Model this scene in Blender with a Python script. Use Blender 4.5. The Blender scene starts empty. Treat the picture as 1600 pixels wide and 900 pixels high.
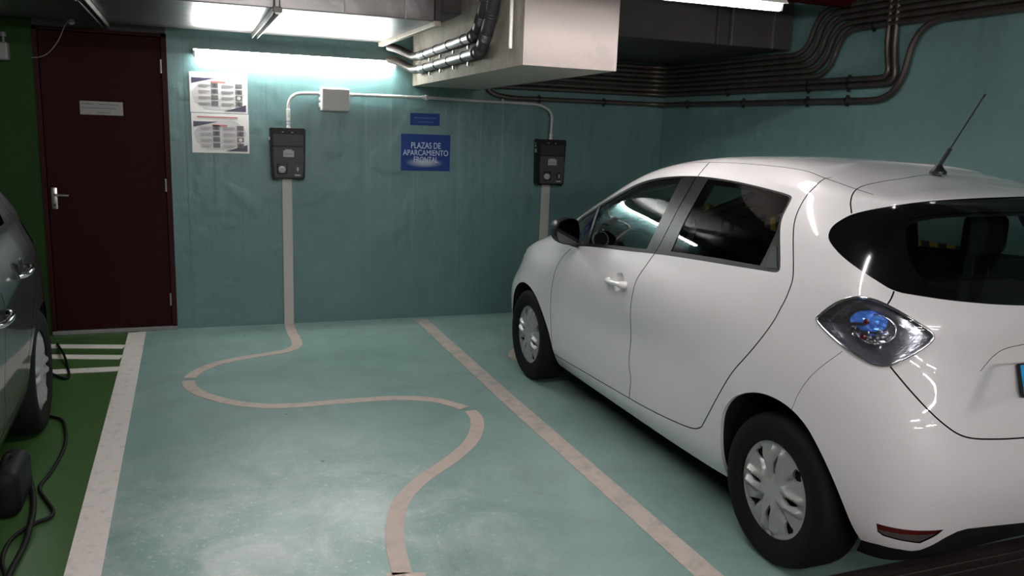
import bpy, bmesh, math, random
import numpy as np
from mathutils import Vector, Matrix
from mathutils.geometry import delaunay_2d_cdt
random.seed(7)
C = bpy.context.scene.collection
PI = math.pi

CAM_F = 1300.333; CAM_H = 1.694
CAM_R = (0.933144, -0.357738, 0.035571); CAM_U = (0.034937, 0.188716, 0.98141); CAM_D = (0.357801, 0.914554, -0.188598)
EXPO = 2.12; TUBE_E = 16.5; TUBE_A = 40.0; TUBE_W = 18.0

# ------------------------------------------------------------------ materials
def mat(name, col, rough=.5, metal=0., coat=0., spec=.5, bump=None, var=None, coat_rough=.03):
    m = bpy.data.materials.new(name); m.use_nodes = True
    nt = m.node_tree; b = nt.nodes['Principled BSDF']
    b.inputs['Base Color'].default_value = (*col, 1); b.inputs['Roughness'].default_value = rough
    b.inputs['Metallic'].default_value = metal; b.inputs['Coat Weight'].default_value = coat
    b.inputs['Coat Roughness'].default_value = coat_rough
    b.inputs['Specular IOR Level'].default_value = spec
    if bump or var:
        tc = nt.nodes.new('ShaderNodeTexCoord')
    if bump:                                                     # (scale, strength, distance)
        n = nt.nodes.new('ShaderNodeTexNoise'); n.inputs['Scale'].default_value = bump[0]; n.inputs['Detail'].default_value = 5
        nt.links.new(tc.outputs['Object'], n.inputs['Vector'])
        bp = nt.nodes.new('ShaderNodeBump'); bp.inputs['Strength'].default_value = bump[1]; bp.inputs['Distance'].default_value = bump[2]
        nt.links.new(n.outputs['Fac'], bp.inputs['Height']); nt.links.new(bp.outputs['Normal'], b.inputs['Normal'])
    if var:                                                      # (scale, second colour, lo, hi)
        n = nt.nodes.new('ShaderNodeTexNoise'); n.inputs['Scale'].default_value = var[0]; n.inputs['Detail'].default_value = 6
        n.inputs['Roughness'].default_value = .65
        nt.links.new(tc.outputs['Object'], n.inputs['Vector'])
        r = nt.nodes.new('ShaderNodeMapRange'); r.inputs[1].default_value = var[2]; r.inputs[2].default_value = var[3]
        nt.links.new(n.outputs['Fac'], r.inputs[0])
        x = nt.nodes.new('ShaderNodeMix'); x.data_type = 'RGBA'
        x.inputs[6].default_value = (*col, 1); x.inputs[7].default_value = (*var[1], 1)
        nt.links.new(r.outputs[0], x.inputs[0]); nt.links.new(x.outputs[2], b.inputs['Base Color'])
    return m

def emit(name, col, s):
    m = bpy.data.materials.new(name); m.use_nodes = True
    b = m.node_tree.nodes['Principled BSDF']; b.inputs['Base Color'].default_value = (.9, .9, .9, 1)
    b.inputs['Emission Color'].default_value = (*col, 1); b.inputs['Emission Strength'].default_value = s
    return m

def glass(name, tint, refl=1.0, ior=1.6):
    m = bpy.data.materials.new(name); m.use_nodes = True
    nt = m.node_tree; nt.nodes.clear()
    out = nt.nodes.new('ShaderNodeOutputMaterial'); mx = nt.nodes.new('ShaderNodeMixShader')
    tr = nt.nodes.new('ShaderNodeBsdfTransparent'); tr.inputs[0].default_value = (*tint, 1)
    gl = nt.nodes.new('ShaderNodeBsdfGlossy'); gl.inputs['Roughness'].default_value = .0; gl.inputs[0].default_value = (refl, refl, refl, 1)
    ge = nt.nodes.new('ShaderNodeNewGeometry'); mr = nt.nodes.new('ShaderNodeMapRange')
    mr.inputs[3].default_value = ior; mr.inputs[4].default_value = 1 / ior
    fr = nt.nodes.new('ShaderNodeFresnel')
    nt.links.new(ge.outputs['Backfacing'], mr.inputs[0]); nt.links.new(mr.outputs[0], fr.inputs['IOR'])
    nt.links.new(fr.outputs[0], mx.inputs[0]); nt.links.new(tr.outputs[0], mx.inputs[1]); nt.links.new(gl.outputs[0], mx.inputs[2])
    nt.links.new(mx.outputs[0], out.inputs[0])
    return m

def teal_wall(name, col, col2):
    """painted board-marked concrete: vertical ridges, pits, slight mottling"""
    m = mat(name, col, .42, var=(2.2, col2, .35, .7))
    nt = m.node_tree; b = nt.nodes['Principled BSDF']
    tc = nt.nodes.new('ShaderNodeTexCoord')
    mp = nt.nodes.new('ShaderNodeMapping'); mp.inputs['Scale'].default_value = (1, 1, .06)
    nt.links.new(tc.outputs['Object'], mp.inputs[0])
    v = nt.nodes.new('ShaderNodeTexNoise'); v.inputs['Scale'].default_value = 9; v.inputs['Detail'].default_value = 2
    nt.links.new(mp.outputs[0], v.inputs['Vector'])
    w = nt.nodes.new('ShaderNodeTexWave'); w.wave_type = 'BANDS'; w.bands_direction = 'X'; w.wave_profile = 'SAW'
    w.inputs['Scale'].default_value = 1.55; w.inputs['Distortion'].default_value = .35; w.inputs['Detail'].default_value = 1
    nt.links.new(mp.outputs[0], w.inputs['Vector'])
    rp = nt.nodes.new('ShaderNodeMapRange'); rp.inputs[1].default_value = .93; rp.inputs[2].default_value = 1.
    nt.links.new(w.outputs['Fac'], rp.inputs[0])
    p = nt.nodes.new('ShaderNodeTexVoronoi'); p.inputs['Scale'].default_value = 22; p.inputs['Randomness'].default_value = 1
    nt.links.new(tc.outputs['Object'], p.inputs['Vector'])
    pr = nt.nodes.new('ShaderNodeMapRange'); pr.inputs[1].default_value = .0; pr.inputs[2].default_value = .13
    nt.links.new(p.outputs['Distance'], pr.inputs[0])
    n = nt.nodes.new('ShaderNodeTexNoise'); n.inputs['Scale'].default_value = 60; n.inputs['Detail'].default_value = 4
    nt.links.new(tc.outputs['Object'], n.inputs['Vector'])
    def ma(op, a, bb):
        q = nt.nodes.new('ShaderNodeMath'); q.operation = op
        for i, s in enumerate((a, bb)):
            if isinstance(s, (int, float)): q.inputs[i].default_value = s
            else: nt.links.new(s, q.inputs[i])
        return q.outputs[0]
    h = ma('ADD', ma('MULTIPLY', v.outputs['Fac'], .9), ma('MULTIPLY', rp.outputs[0], .16))
    k = nt.nodes.new('ShaderNodeTexNoise'); k.inputs['Scale'].default_value = 3.2; k.inputs['Detail'].default_value = 2   # pits come in clusters
    nt.links.new(tc.outputs['Object'], k.inputs['Vector'])
    km = nt.nodes.new('ShaderNodeMapRange'); km.inputs[1].default_value = .50; km.inputs[2].default_value = .62
    nt.links.new(k.outputs['Fac'], km.inputs[0])
    h = ma('ADD', h, ma('MULTIPLY', ma('MULTIPLY', pr.outputs[0], km.outputs[0]), .55)); h = ma('ADD', h, ma('MULTIPLY', n.outputs['Fac'], .16))
    bp = nt.nodes.new('ShaderNodeBump'); bp.inputs['Strength'].default_value = .55; bp.inputs['Distance'].default_value = .012
    nt.links.new(h, bp.inputs['Height']); nt.links.new(bp.outputs['Normal'], b.inputs['Normal'])
    return m

def floor_mat():
    m = bpy.data.materials.new('floor_paint'); m.use_nodes = True
    nt = m.node_tree; b = nt.nodes['Principled BSDF']; L = nt.links.new; N = nt.nodes.new
    tc = N('ShaderNodeTexCoord'); sp = N('ShaderNodeSeparateXYZ'); L(tc.outputs['Object'], sp.inputs[0])
    def noise(s, d=6, r=.6, dist=0., src=None):
        n = N('ShaderNodeTexNoise'); n.inputs['Scale'].default_value = s; n.inputs['Detail'].default_value = d
        n.inputs['Roughness'].default_value = r; n.inputs['Distortion'].default_value = dist
        L(src or tc.outputs['Object'], n.inputs['Vector']); return n.outputs['Fac']
    def rng(x, a, bb, c=0., d=1.):
        r = N('ShaderNodeMapRange'); r.inputs[1].default_value = a; r.inputs[2].default_value = bb
        r.inputs[3].default_value = c; r.inputs[4].default_value = d; L(x, r.inputs[0]); return r.outputs[0]
    def mix(f, a, bb):
        x = N('ShaderNodeMix'); x.data_type = 'RGBA'; L(f, x.inputs[0])
        for i, s in ((6, a), (7, bb)):
            if isinstance(s, tuple): x.inputs[i].default_value = (*s, 1)
            else: L(s, x.inputs[i])
        return x.outputs[2]
    def mul(a, bb):
        q = N('ShaderNodeMath'); q.operation = 'MULTIPLY'; L(a, q.inputs[0])
        if isinstance(bb, float): q.inputs[1].default_value = bb
        else: L(bb, q.inputs[1])
        return q.outputs[0]
    teal = mix(rng(noise(1.3, 5, .6, .6), .38, .68), FLOOR_A, FLOOR_B)
    # worn, chalky patches with a shape of their own, in the middle of the bay
    d = N('ShaderNodeVectorMath'); d.operation = 'DISTANCE'; L(tc.outputs['Object'], d.inputs[0]); d.inputs[1].default_value = (.35, 3.3, 0)
    near = rng(d.outputs['Value'], .3, 1.35, 1., 0.)
    worn = mul(mul(rng(noise(2.6, 9, .72, .9), .42, .62), near), .85)
    teal = mix(worn, teal, FLOOR_W)
    fine = mul(mul(rng(noise(30, 5, .75), .56, .66), near), .75)
    teal = mix(fine, teal, (.72, .78, .76))
    dirt = mul(rng(noise(1.7, 9, .74, 1.2), .46, .75), .62)
    teal = mix(dirt, teal, (.15, .205, .19))
    vo = N('ShaderNodeTexVoronoi'); vo.inputs['Scale'].default_value = 2.3; L(tc.outputs['Object'], vo.inputs['Vector'])
    spots = rng(vo.outputs['Distance'], .018, .03, .85, 0.)
    teal = mix(spots, teal, (.03, .045, .045))
    gr = mix(rng(noise(2., 5), .4, .7), (.040, .098, .024), (.052, .12, .03))
    side = N('ShaderNodeMath'); side.operation = 'LESS_THAN'; L(sp.outputs[0], side.inputs[0]); side.inputs[1].default_value = -.42
    col = mix(side.outputs[0], teal, gr)
    ai = N('ShaderNodeMath'); ai.operation = 'LESS_THAN'; L(sp.outputs[1], ai.inputs[0]); ai.inputs[1].default_value = 2.35   # dark brown aisle, its edge carried on to paint the shade under the car
    col = mix(ai.outputs[0], col, mix(rng(noise(3.), .4, .7), (.050, .040, .036), (.072, .058, .052)))
    L(col, b.inputs['Base Color'])
    L(rng(noise(2.2, 8, .7, .8), .3, .72, .30, .46), b.inputs['Roughness'])
    b.inputs['Specular IOR Level'].default_value = .55
    bp = N('ShaderNodeBump'); bp.inputs['Strength'].default_value = .25; bp.inputs['Distance'].default_value = .004
    L(noise(22, 6, .65), bp.inputs['Height']); L(bp.outputs['Normal'], b.inputs['Normal'])
    return m

FLOOR_A = (.225, .355, .325); FLOOR_B = (.29, .415, .385); FLOOR_W = (.54, .60, .58)
M = dict(
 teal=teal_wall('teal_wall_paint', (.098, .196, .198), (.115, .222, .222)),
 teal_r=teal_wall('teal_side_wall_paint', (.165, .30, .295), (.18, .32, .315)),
 green=mat('green_wall_paint', (.014, .046, .008), .7, spec=.2, bump=(30, .2, .01)),
 floor=floor_mat(),
 white_line=mat('line_paint', (.76, .70, .665), .5, var=(18, (.52, .48, .45), .52, .75)),
 beige_line=mat('wave_paint', (.56, .46, .40), .5, var=(14, (.42, .34, .29), .5, .75)),
 old_line=mat('old_line_paint', (.55, .47, .42), .5, var=(10, (.33, .32, .29), .45, .7)),
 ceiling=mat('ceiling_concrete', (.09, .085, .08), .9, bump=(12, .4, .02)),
 grey_wall=mat('far_wall_paint', (.34, .33, .31), .7),
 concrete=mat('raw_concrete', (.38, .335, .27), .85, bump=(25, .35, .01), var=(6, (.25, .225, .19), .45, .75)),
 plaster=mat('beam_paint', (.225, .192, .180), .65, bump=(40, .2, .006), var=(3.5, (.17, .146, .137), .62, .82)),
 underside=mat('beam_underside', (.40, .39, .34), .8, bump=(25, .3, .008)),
 maroon=mat('maroon_door_paint', (.022, .003, .0026), .65, spec=.1, bump=(60, .05, .002)),
 maroon_f=mat('maroon_frame_paint', (.030, .004, .0036), .6, spec=.15),
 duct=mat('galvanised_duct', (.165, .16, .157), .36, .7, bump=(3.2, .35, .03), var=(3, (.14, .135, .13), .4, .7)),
 duct_d=mat('dark_duct', (.065, .058, .055), .7, .2, var=(4, (.05, .045, .042), .4, .7)),  # darker, browner version of the duct metal
 strap=mat('duct_flange', (.45, .38, .31), .6, .2, var=(20, (.28, .23, .18), .45, .7)),
 zinc=mat('zinc_pipe', (.40, .40, .385), .40, .9),
 zinc_d=mat('dull_strut_metal', (.10, .095, .085), .5, .6, bump=(30, .3, .003)),
 brown_pipe=mat('old_pipe_metal', (.135, .115, .10), .36, .65, var=(9, (.09, .075, .065), .45, .7)),
 elbow=mat('dark_pipe_elbow', (.07, .058, .05), .5, .4),
 hose=mat('corrugated_hose', (.045, .045, .047), .45),
 red=mat('red_pipe_paint', (.035, .002, .002), .8, spec=.1),
 pvc=mat('grey_pvc', (.52, .52, .50), .4),
 trunk=mat('trunking_plastic', (.50, .475, .45), .5),
 jbox=mat('junction_box_plastic', (.40, .39, .38), .4),
 white_pl=mat('white_plastic', (.72, .71, .69), .4),
 paper=mat('poster_white', (.78, .76, .74), .28),
 navy=mat('poster_navy', (.016, .014, .06), .35),
 pgrey=mat('poster_grey', (.60, .58, .58), .4),
 pdark=mat('poster_photo_dark', (.05, .05, .055), .4),
 pmid=mat('poster_photo_mid', (.12, .12, .12), .4),
 ptext=mat('poster_text', (.24, .23, .24), .5),
 pred=mat('poster_title_red', (.50, .13, .12), .5),
 blue=None,
 sign_txt=mat('sign_letter', (.55, .62, .75), .5),
 faint=mat('sign_faint_line', (.03, .09, .27), .4),
 black=mat('black_plastic', (.012, .012, .013), .38),
 charger=mat('charger_case', (.006, .0065, .007), .45, spec=.2),
 panel=mat('charger_panel', (.055, .055, .057), .5, spec=.3),
 panel_d=mat('charger_dark_panel', (.020, .020, .021), .4, spec=.3),
 lgrey=mat('label_grey', (.36, .36, .36), .45),
 mgrey=mat('mid_grey', (.22, .22, .22), .45),
 steel=mat('door_handle_steel', (.55, .54, .52), .3, .9),
 plate_g=mat('door_plate', (.20, .195, .185), .4, .2),
 plate_d=mat('door_plate_text', (.08, .08, .075), .5),
 white_car=mat('white_car_paint', (.76, .745, .75), .40, coat=1., spec=.4),
 dark_car=mat('dark_car_paint', (.018, .020, .0195), .34, .3, coat=.8),
 trim=mat('black_window_trim', (.013, .012, .012), .34, spec=.3),
 frit=mat('black_glass_border', (.003, .003, .0035), .1, spec=.35),
 rubber=mat('tyre_rubber', (.006, .006, .006), .75, spec=.2),
 cover=mat('wheel_cover_silver', (.42, .42, .415), .36, .4),
 rim_d=mat('dark_rim', (.010, .010, .010), .7, spec=.15),
 liner=mat('car_lining', (.012, .012, .0125), .9, spec=.15),
 seat=mat('seat_fabric', (.010, .010, .011), .95, spec=.1),
 shelf=mat('parcel_shelf_felt', (.06, .06, .055), .95, spec=.1),
 belt=mat('seat_belt_grey', (.25, .25, .24), .7),
 chrome=mat('chrome', (.75, .75, .76), .08, 1.),
 smoke=mat('lamp_housing', (.46, .47, .51), .18, .85, bump=(18, .25, .01)),
 crystal=mat('blue_lamp_reflector', (.12, .32, .95), .14, .4),
 redlens=mat('red_lens', (.085, .004, .004), .15, coat=.6),
 clearlens=mat('clear_lens', (.085, .075, .070), .12, coat=.7),
 eu_blue=mat('plate_blue', (.012, .38, .75), .4),
 plate_w=mat('plate_white', (.75, .75, .74), .4),
 yellow=mat('hazard_yellow', (.62, .36, .03), .5),
 hblack=mat('hazard_black', (.02, .02, .022), .5),
 cable=mat('black_cable', (.005, .005, .0055), .6, spec=.2),
 tube=emit('fluorescent_tube', (1., .955, .945), 1),
 tube_unseen=emit('unseen_fluorescent_tube', (1., .955, .945), 1),
 tube_wall=emit('wall_fluorescent_tube', (.97, 1., .97), 1),
 glass_f=glass('front_glass', (.60, .66, .64), 1., 1.7),
 glass_r=glass('privacy_glass', (.40, .43, .42), .5, 1.5),
 glass_h=glass('hatch_glass', (.68, .72, .71), .6, 1.45),
 lens=glass('lamp_lens', (.96, .97, 1.), 1., 1.5),
)

def blue_sign():
    m = mat('blue_sign', (.007, .042, .20), .5, spec=.2)
    nt = m.node_tree; b = nt.nodes['Principled BSDF']; L = nt.links.new; N = nt.nodes.new
    tc = N('ShaderNodeTexCoord')                                 # the whitish rubbed smear below the lettering
    mp = N('ShaderNodeMapping'); mp.inputs['Location'].default_value = (.012, 0, .083); mp.inputs['Scale'].default_value = (8.0, 0, 32)
    mp.vector_type = 'POINT'; L(tc.outputs['Object'], mp.inputs[0])
    mp.inputs['Location'].default_value = (.012 * 8.0, 0, .086 * 32)
    ln = N('ShaderNodeVectorMath'); ln.operation = 'LENGTH'; L(mp.outputs[0], ln.inputs[0])
    r = N('ShaderNodeMapRange'); r.inputs[1].default_value = .35; r.inputs[2].default_value = 1.35; r.inputs[3].default_value = .8; r.inputs[4].default_value = 0
    L(ln.outputs['Value'], r.inputs[0])
    x = N('ShaderNodeMix'); x.data_type = 'RGBA'; x.inputs[6].default_value = (.007, .042, .20, 1); x.inputs[7].default_value = (.50, .52, .60, 1)
    L(r.outputs[0], x.inputs[0]); L(x.outputs[2], b.inputs['Base Color'])
    return m
M['blue'] = blue_sign()
M['blue_plain'] = mat('blue_plate', (.007, .042, .20), .5, spec=.2)

# ------------------------------------------------------------------ object helpers
def tag(o, label=None, cat=None, group=None, kind=None):
    if label: o['label'] = label
    if cat: o['category'] = cat
    if group: o['group'] = group
    if kind: o['kind'] = kind
    return o
def empty(name, loc, label, cat, group=None, rz=0.):
    o = bpy.data.objects.new(name, None); C.objects.link(o); o.location = loc; o.rotation_euler = (0, 0, rz)
    o.empty_display_size = .1
    return tag(o, label, cat, group)
class MB:
    """collects geometry with several materials, links it as ONE mesh object"""
    def __init__(s): s.v = []; s.f = []; s.m = []; s.mats = []
    def mi(s, m):
        if m not in s.mats: s.mats.append(m)
        return s.mats.index(m)
    def add(s, vs, fs, m):
        k = len(s.v); i = s.mi(m); s.v += [tuple(v) for v in vs]
        for f in fs: s.f.append([q + k for q in f]); s.m.append(i)
        return s
    def box(s, a, b, m, bev=0., seg=2):
        bm = bmesh.new(); bmesh.ops.create_cube(bm, size=1)
        for v in bm.verts:
            v.co = Vector([(a[i] + b[i]) / 2 + v.co[i] * (b[i] - a[i]) for i in range(3)])
        if bev: bmesh.ops.bevel(bm, geom=list(bm.edges), offset=bev, segments=seg, affect='EDGES', profile=.5)
        return s.bm(bm, m)
    def bm(s, bm, m):
        bm.verts.index_update()
        s.add([v.co[:] for v in bm.verts], [[v.index for v in f.verts] for f in bm.faces], m); bm.free(); return s
    def prism(s, poly, d, m, n=(0, -1, 0), bev=0.):
        """closed polygon of 3-D points pushed along d"""
        bm = bmesh.new(); vs = [bm.verts.new(p) for p in poly]; f = bm.faces.new(vs)
        r = bmesh.ops.extrude_face_region(bm, geom=[f])
        bmesh.ops.translate(bm, vec=Vector(d), verts=[g for g in r['geom'] if isinstance(g, bmesh.types.BMVert)])
        bmesh.ops.recalc_face_normals(bm, faces=list(bm.faces))
        if bev: bmesh.ops.bevel(bm, geom=list(bm.edges), offset=bev, segments=2, affect='EDGES')
        return s.bm(bm, m)
    def tube(s, pts, r, m, n=10, cap=True):
        pts = [Vector(p) for p in pts]; rings = []; up = None
        for i, p in enumerate(pts):
            t = (pts[min(i + 1, len(pts) - 1)] - pts[max(i - 1, 0)]).normalized()
            if up is None:
                up = Vector((0, 0, 1)) if abs(t.z) < .9 else Vector((1, 0, 0))
            a = (up - t * up.dot(t)).normalized(); b = t.cross(a); up = a
            rr = r(i / (len(pts) - 1)) if callable(r) else r
            rings.append([p + (a * math.cos(2 * PI * k / n) + b * math.sin(2 * PI * k / n)) * rr for k in range(n)])
        vs = [q for R in rings for q in R]; fs = []
        for i in range(len(rings) - 1):
            for k in range(n): fs.append([i * n + k, i * n + (k + 1) % n, (i + 1) * n + (k + 1) % n, (i + 1) * n + k])
        if cap: fs += [list(range(n))[::-1], [(len(rings) - 1) * n + k for k in range(n)]]
        return s.add(vs, fs, m)
    def lathe(s, prof, c, axis, m, n=48, closed=False):
        """prof: (radius, along-axis) pairs"""
        ax = Vector(axis).normalized(); a = Vector((0, 0, 1)) if abs(ax.z) < .9 else Vector((1, 0, 0)); b = ax.cross(a); c = Vector(c)
        vs = [c + ax * h + (a * math.cos(2 * PI * k / n) + b * math.sin(2 * PI * k / n)) * r for r, h in prof for k in range(n)]
        fs = []; P = len(prof)
        for i in range(P if closed else P - 1):
            j = (i + 1) % P
            for k in range(n): fs.append([i * n + k, i * n + (k + 1) % n, j * n + (k + 1) % n, j * n + k])
        return s.add(vs, fs, m)
    def quad(s, p, m): return s.add(p, [list(range(len(p)))], m)
    def build(s, name, parent=None, smooth=False, angle=35., loc=None):
        me = bpy.data.meshes.new(name); me.from_pydata(s.v, [], s.f)
        for m in s.mats: me.materials.append(M[m] if isinstance(m, str) else m)
        me.polygons.foreach_set('material_index', s.m)
        bm = bmesh.new(); bm.from_mesh(me); bmesh.ops.recalc_face_normals(bm, faces=list(bm.faces)); bm.to_mesh(me); bm.free()
        if loc is not None: me.transform(Matrix.Translation(-Vector(loc)))
        me.polygons.foreach_set('use_smooth', [bool(smooth)] * len(me.polygons))
        if smooth: me.set_sharp_from_angle(angle=math.radians(angle))
        o = bpy.data.objects.new(name, me); C.objects.link(o)
        if loc is not None: o.location = loc
        if parent is not None: o.parent = parent
        return o
def spline(pts, n=8, closed=False):
    P = [Vector(p) for p in pts]; out = []; N = len(P)
    for i in range(N if closed else N - 1):
        g = (lambda k: P[k % N]) if closed else (lambda k: P[min(max(k, 0), N - 1)])
        a, b, c, d = g(i - 1), g(i), g(i + 1), g(i + 2)
        for k in range(n):
            t = k / n
            out.append(.5 * ((2 * b) + (c - a) * t + (2 * a - 5 * b + 4 * c - d) * t * t + (3 * b - a - 3 * c + d) * t ** 3))
    if not closed: out.append(P[-1])
    return out
def fillet(pts, r, n=7):
    """polyline with rounded corners"""
    P = [Vector(p) for p in pts]; out = [P[0]]
    for i in range(1, len(P) - 1):
        a = (P[i - 1] - P[i]); b = (P[i + 1] - P[i]); k = min(r, a.length * .49, b.length * .49)
        A = P[i] + a.normalized() * k; B = P[i] + b.normalized() * k
        for j in range(n + 1):
            t = j / n; out.append(A * (1 - t) ** 2 + P[i] * 2 * t * (1 - t) + B * t * t)
    out.append(P[-1]); return out
def struct(o): o['kind'] = 'structure'; return o
def text_mesh(txt, size, m, parent, name, loc, rot=(PI / 2, 0, 0), ext=.0006):
    cu = bpy.data.curves.new('t', 'FONT'); cu.body = txt; cu.size = size; cu.align_x = 'CENTER'; cu.align_y = 'CENTER'; cu.extrude = ext
    t = bpy.data.objects.new('t', cu); C.objects.link(t); bpy.context.view_layer.update()
    me = bpy.data.meshes.new_from_object(t.evaluated_get(bpy.context.evaluated_depsgraph_get()))
    bpy.data.objects.remove(t); bpy.data.curves.remove(cu); me.name = name
    me.materials.clear(); me.materials.append(M[m])
    o = bpy.data.objects.new(name, me); C.objects.link(o); o.parent = parent; o.location = loc; o.rotation_euler = rot
    return o

# ================================================================== the room
D = 7.08; XR = 4.25; XL = -6.5; YF = -6.0; HC = 2.95
struct(MB().quad([(XL, YF, 0), (XR, YF, 0), (XR, D, 0), (XL, D, 0)], 'floor').box((XL, YF, -.2), (XR, D, -.002), 'ceiling').build('floor'))
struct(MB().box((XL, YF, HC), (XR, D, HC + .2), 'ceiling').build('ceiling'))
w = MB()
w.box((-.13, D, 0), (XR, D + .2, HC), 'teal').box((XL, D, 0), (-1.02, D + .2, HC), 'green').box((-1.02, D, 2.30), (-.13, D + .2, HC), 'ceiling')  # dark piece over the door paints in the duct's shadow
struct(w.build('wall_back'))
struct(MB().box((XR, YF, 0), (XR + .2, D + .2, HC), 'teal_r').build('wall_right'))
struct(MB().box((XL - .2, YF, 0), (XL, D + .2, HC), 'grey_wall').build('wall_left'))
struct(MB().box((XL - .2, YF - .2, 0), (XR + .2, YF, HC), 'grey_wall').build('wall_front'))

# door in the back wall: leaf, frame, lever handle on its plate, hinges, sill
door = MB().box((-.985, D - .012, .035), (-.168, D + .03, 2.27), 'maroon', .003).build('door_1'); struct(door)
f = MB().box((-1.02, D - .02, 0), (-.99, D + .1, 2.30), 'maroon_f').box((-.163, D - .02, 0), (-.125, D + .1, 2.30), 'maroon_f').box((-1.02, D - .02, 2.275), (-.13, D + .1, 2.30), 'maroon_f')
struct(f.build('door_frame', door))
struct(MB().box((-1.02, D - .03, 0), (-.125, D + .1, .03), 'mgrey', .004).build('door_sill', door))
h = MB().box((-.965, D - .02, .975), (-.925, D - .012, 1.135), 'steel', .003)
h.lathe([(0, -.012), (.012, -.012), (.012, .05), (0, .05)], (-.945, D - .012, 1.082), (0, -1, 0), 'steel', 16)
h.tube(fillet([(-.945, D - .055, 1.082), (-.935, D - .062, 1.082), (-.845, D - .062, 1.080)], .01), .0085, 'steel', 10)
h.lathe([(0, .0), (.009, .0), (.009, .012), (0, .012)], (-.945, D - .012, 1.005), (0, -1, 0), 'black', 12)
struct(h.build('door_handle', door, True))
for z in (2.06, 1.16, .25):
    struct(MB().lathe([(0, -.05), (.007, -.05), (.007, .05), (0, .05)], (-.170, D - .020, z), (0, 0, 1), 'mgrey', 12).build('hinge', door, True))
p = empty('door_plate', (-.592, D - .012, 1.73), 'small grey notice plate fixed on the maroon door', 'sign')
MB().box((-.146, -.003, -.05), (.146, 0, .05), 'plate_g', .001).build('plate', p)
for i, (x0, x1, z) in enumerate([(-.13, -.05, .03), (-.135, .10, .0), (-.03, .06, -.032), (-.02, .12, .028)]):
    MB().box((x0, -.0042, z - .003), (x1, -.003, z + .003), 'plate_d').build('text_line', p)

# ------------------------------------------------------------------ floor markings
def strip(name, pts, wd, m, label, cat, z=.003, group=None, kind=None):
    P = [Vector((p[0], p[1], 0)) for p in pts]; vs = []; fs = []
    for i, q in enumerate(P):
        t = (P[min(i + 1, len(P) - 1)] - P[max(i - 1, 0)]).normalized(); n = Vector((-t.y, t.x, 0)) * wd / 2
        vs += [(q + n)[:2] + (z,), (q - n)[:2] + (z,), (q + n)[:2] + (0.0005,), (q - n)[:2] + (0.0005,)]
    for i in range(len(P) - 1):
        a = 4 * i; b = a + 4
        fs += [[a, a + 1, b + 1, b], [a, b, b + 2, a + 2], [a + 1, a + 3, b + 3, b + 1]]
    return tag(MB().add(vs, fs, m).build(name), label, cat, group, kind)
strip('bay_line', [(-.423, 7.02), (-.421, 2.35)], .128, 'white_line', 'wide white line between the green bay and the empty teal bay', 'floor marking')
strip('bay_line', [(1.874, 6.99), (1.847, 4.78), (1.845, 2.35)], .112, 'old_line', 'worn beige line on the teal floor between the empty bay and the white car', 'floor marking')
for (a, b, lab) in [((-.486, 6.585), (-2.0, 6.99), 'white hatch stripe on the green floor, nearest the maroon door'),
                    ((-.486, 6.29), (-2.0, 6.72), 'middle white hatch stripe of the three on the green floor'),
                    ((-.486, 5.995), (-2.0, 6.10), 'white hatch stripe on the green floor, farthest from the maroon door')]:
    strip('hatch_stripe', [a, b], .105, 'white_line', lab, 'floor marking', group='hatch stripes by the door')
WAVE = [(0.749, 7.075), (0.742, 6.9), (0.739, 6.754), (0.742, 6.52), (0.728, 6.34), (0.666, 6.225), (0.576, 6.167), (0.445, 6.123), (0.296, 6.069), (0.152, 5.979), (0.042, 5.856), (-0.026, 5.716), (-0.047, 5.571), (-0.028, 5.437), (0.032, 5.297), (0.141, 5.149), (0.256, 5.043), (0.389, 4.968), (0.491, 4.946), (0.613, 4.936), (0.775, 4.939), (0.959, 4.937), (1.144, 4.924), (1.287, 4.88), (1.403, 4.807), (1.486, 4.696), (1.541, 4.567), (1.536, 4.421), (1.481, 4.258), (1.394, 4.092), (1.28, 3.948), (1.153, 3.82), (1.028, 3.704), (0.921, 3.576), (0.837, 3.437), (0.782, 3.287), (0.749, 3.157), (0.729, 3.033), (0.714, 2.893), (0.712, 2.859)]
sw = spline([(a, b, 0) for a, b in WAVE], 5)
wave = empty('painted_cable', (.75, 7.0, 0), 'beige painted wavy band snaking over the empty teal bay from under the left charger', 'floor marking')
for a, b in ((0, 58), (59, 129), (130, len(sw))):
    o = strip('band', sw[a:b], .078, 'beige_line', None, None); o.parent = wave; o.matrix_parent_inverse = Matrix.Translation((-.75, -7.0, 0))
o = strip('end_bar', [(.650, 2.862), (.792, 2.82)], .05, 'beige_line', None, None); o.parent = wave; o.matrix_parent_inverse = Matrix.Translation((-.75, -7.0, 0))
strip('painted_cable', spline([(3.15, 7.07, 0), (3.15, 6.7, 0), (3.05, 6.3, 0), (2.7, 6.05, 0), (2.38, 5.86, 0), (2.27, 5.72, 0), (2.24, 5.6, 0), (2.32, 5.42, 0), (2.6, 5.2, 0)], 6), .078, 'beige_line', 'beige painted wavy band mostly hidden under the white car', 'floor marking')

struct(MB().box((XL, 2.205, -.01), (XR, 2.213, .004), 'duct_d').box((XL, 2.258, -.01), (XR, 2.266, .004), 'duct_d').build('trim_1'))
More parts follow.
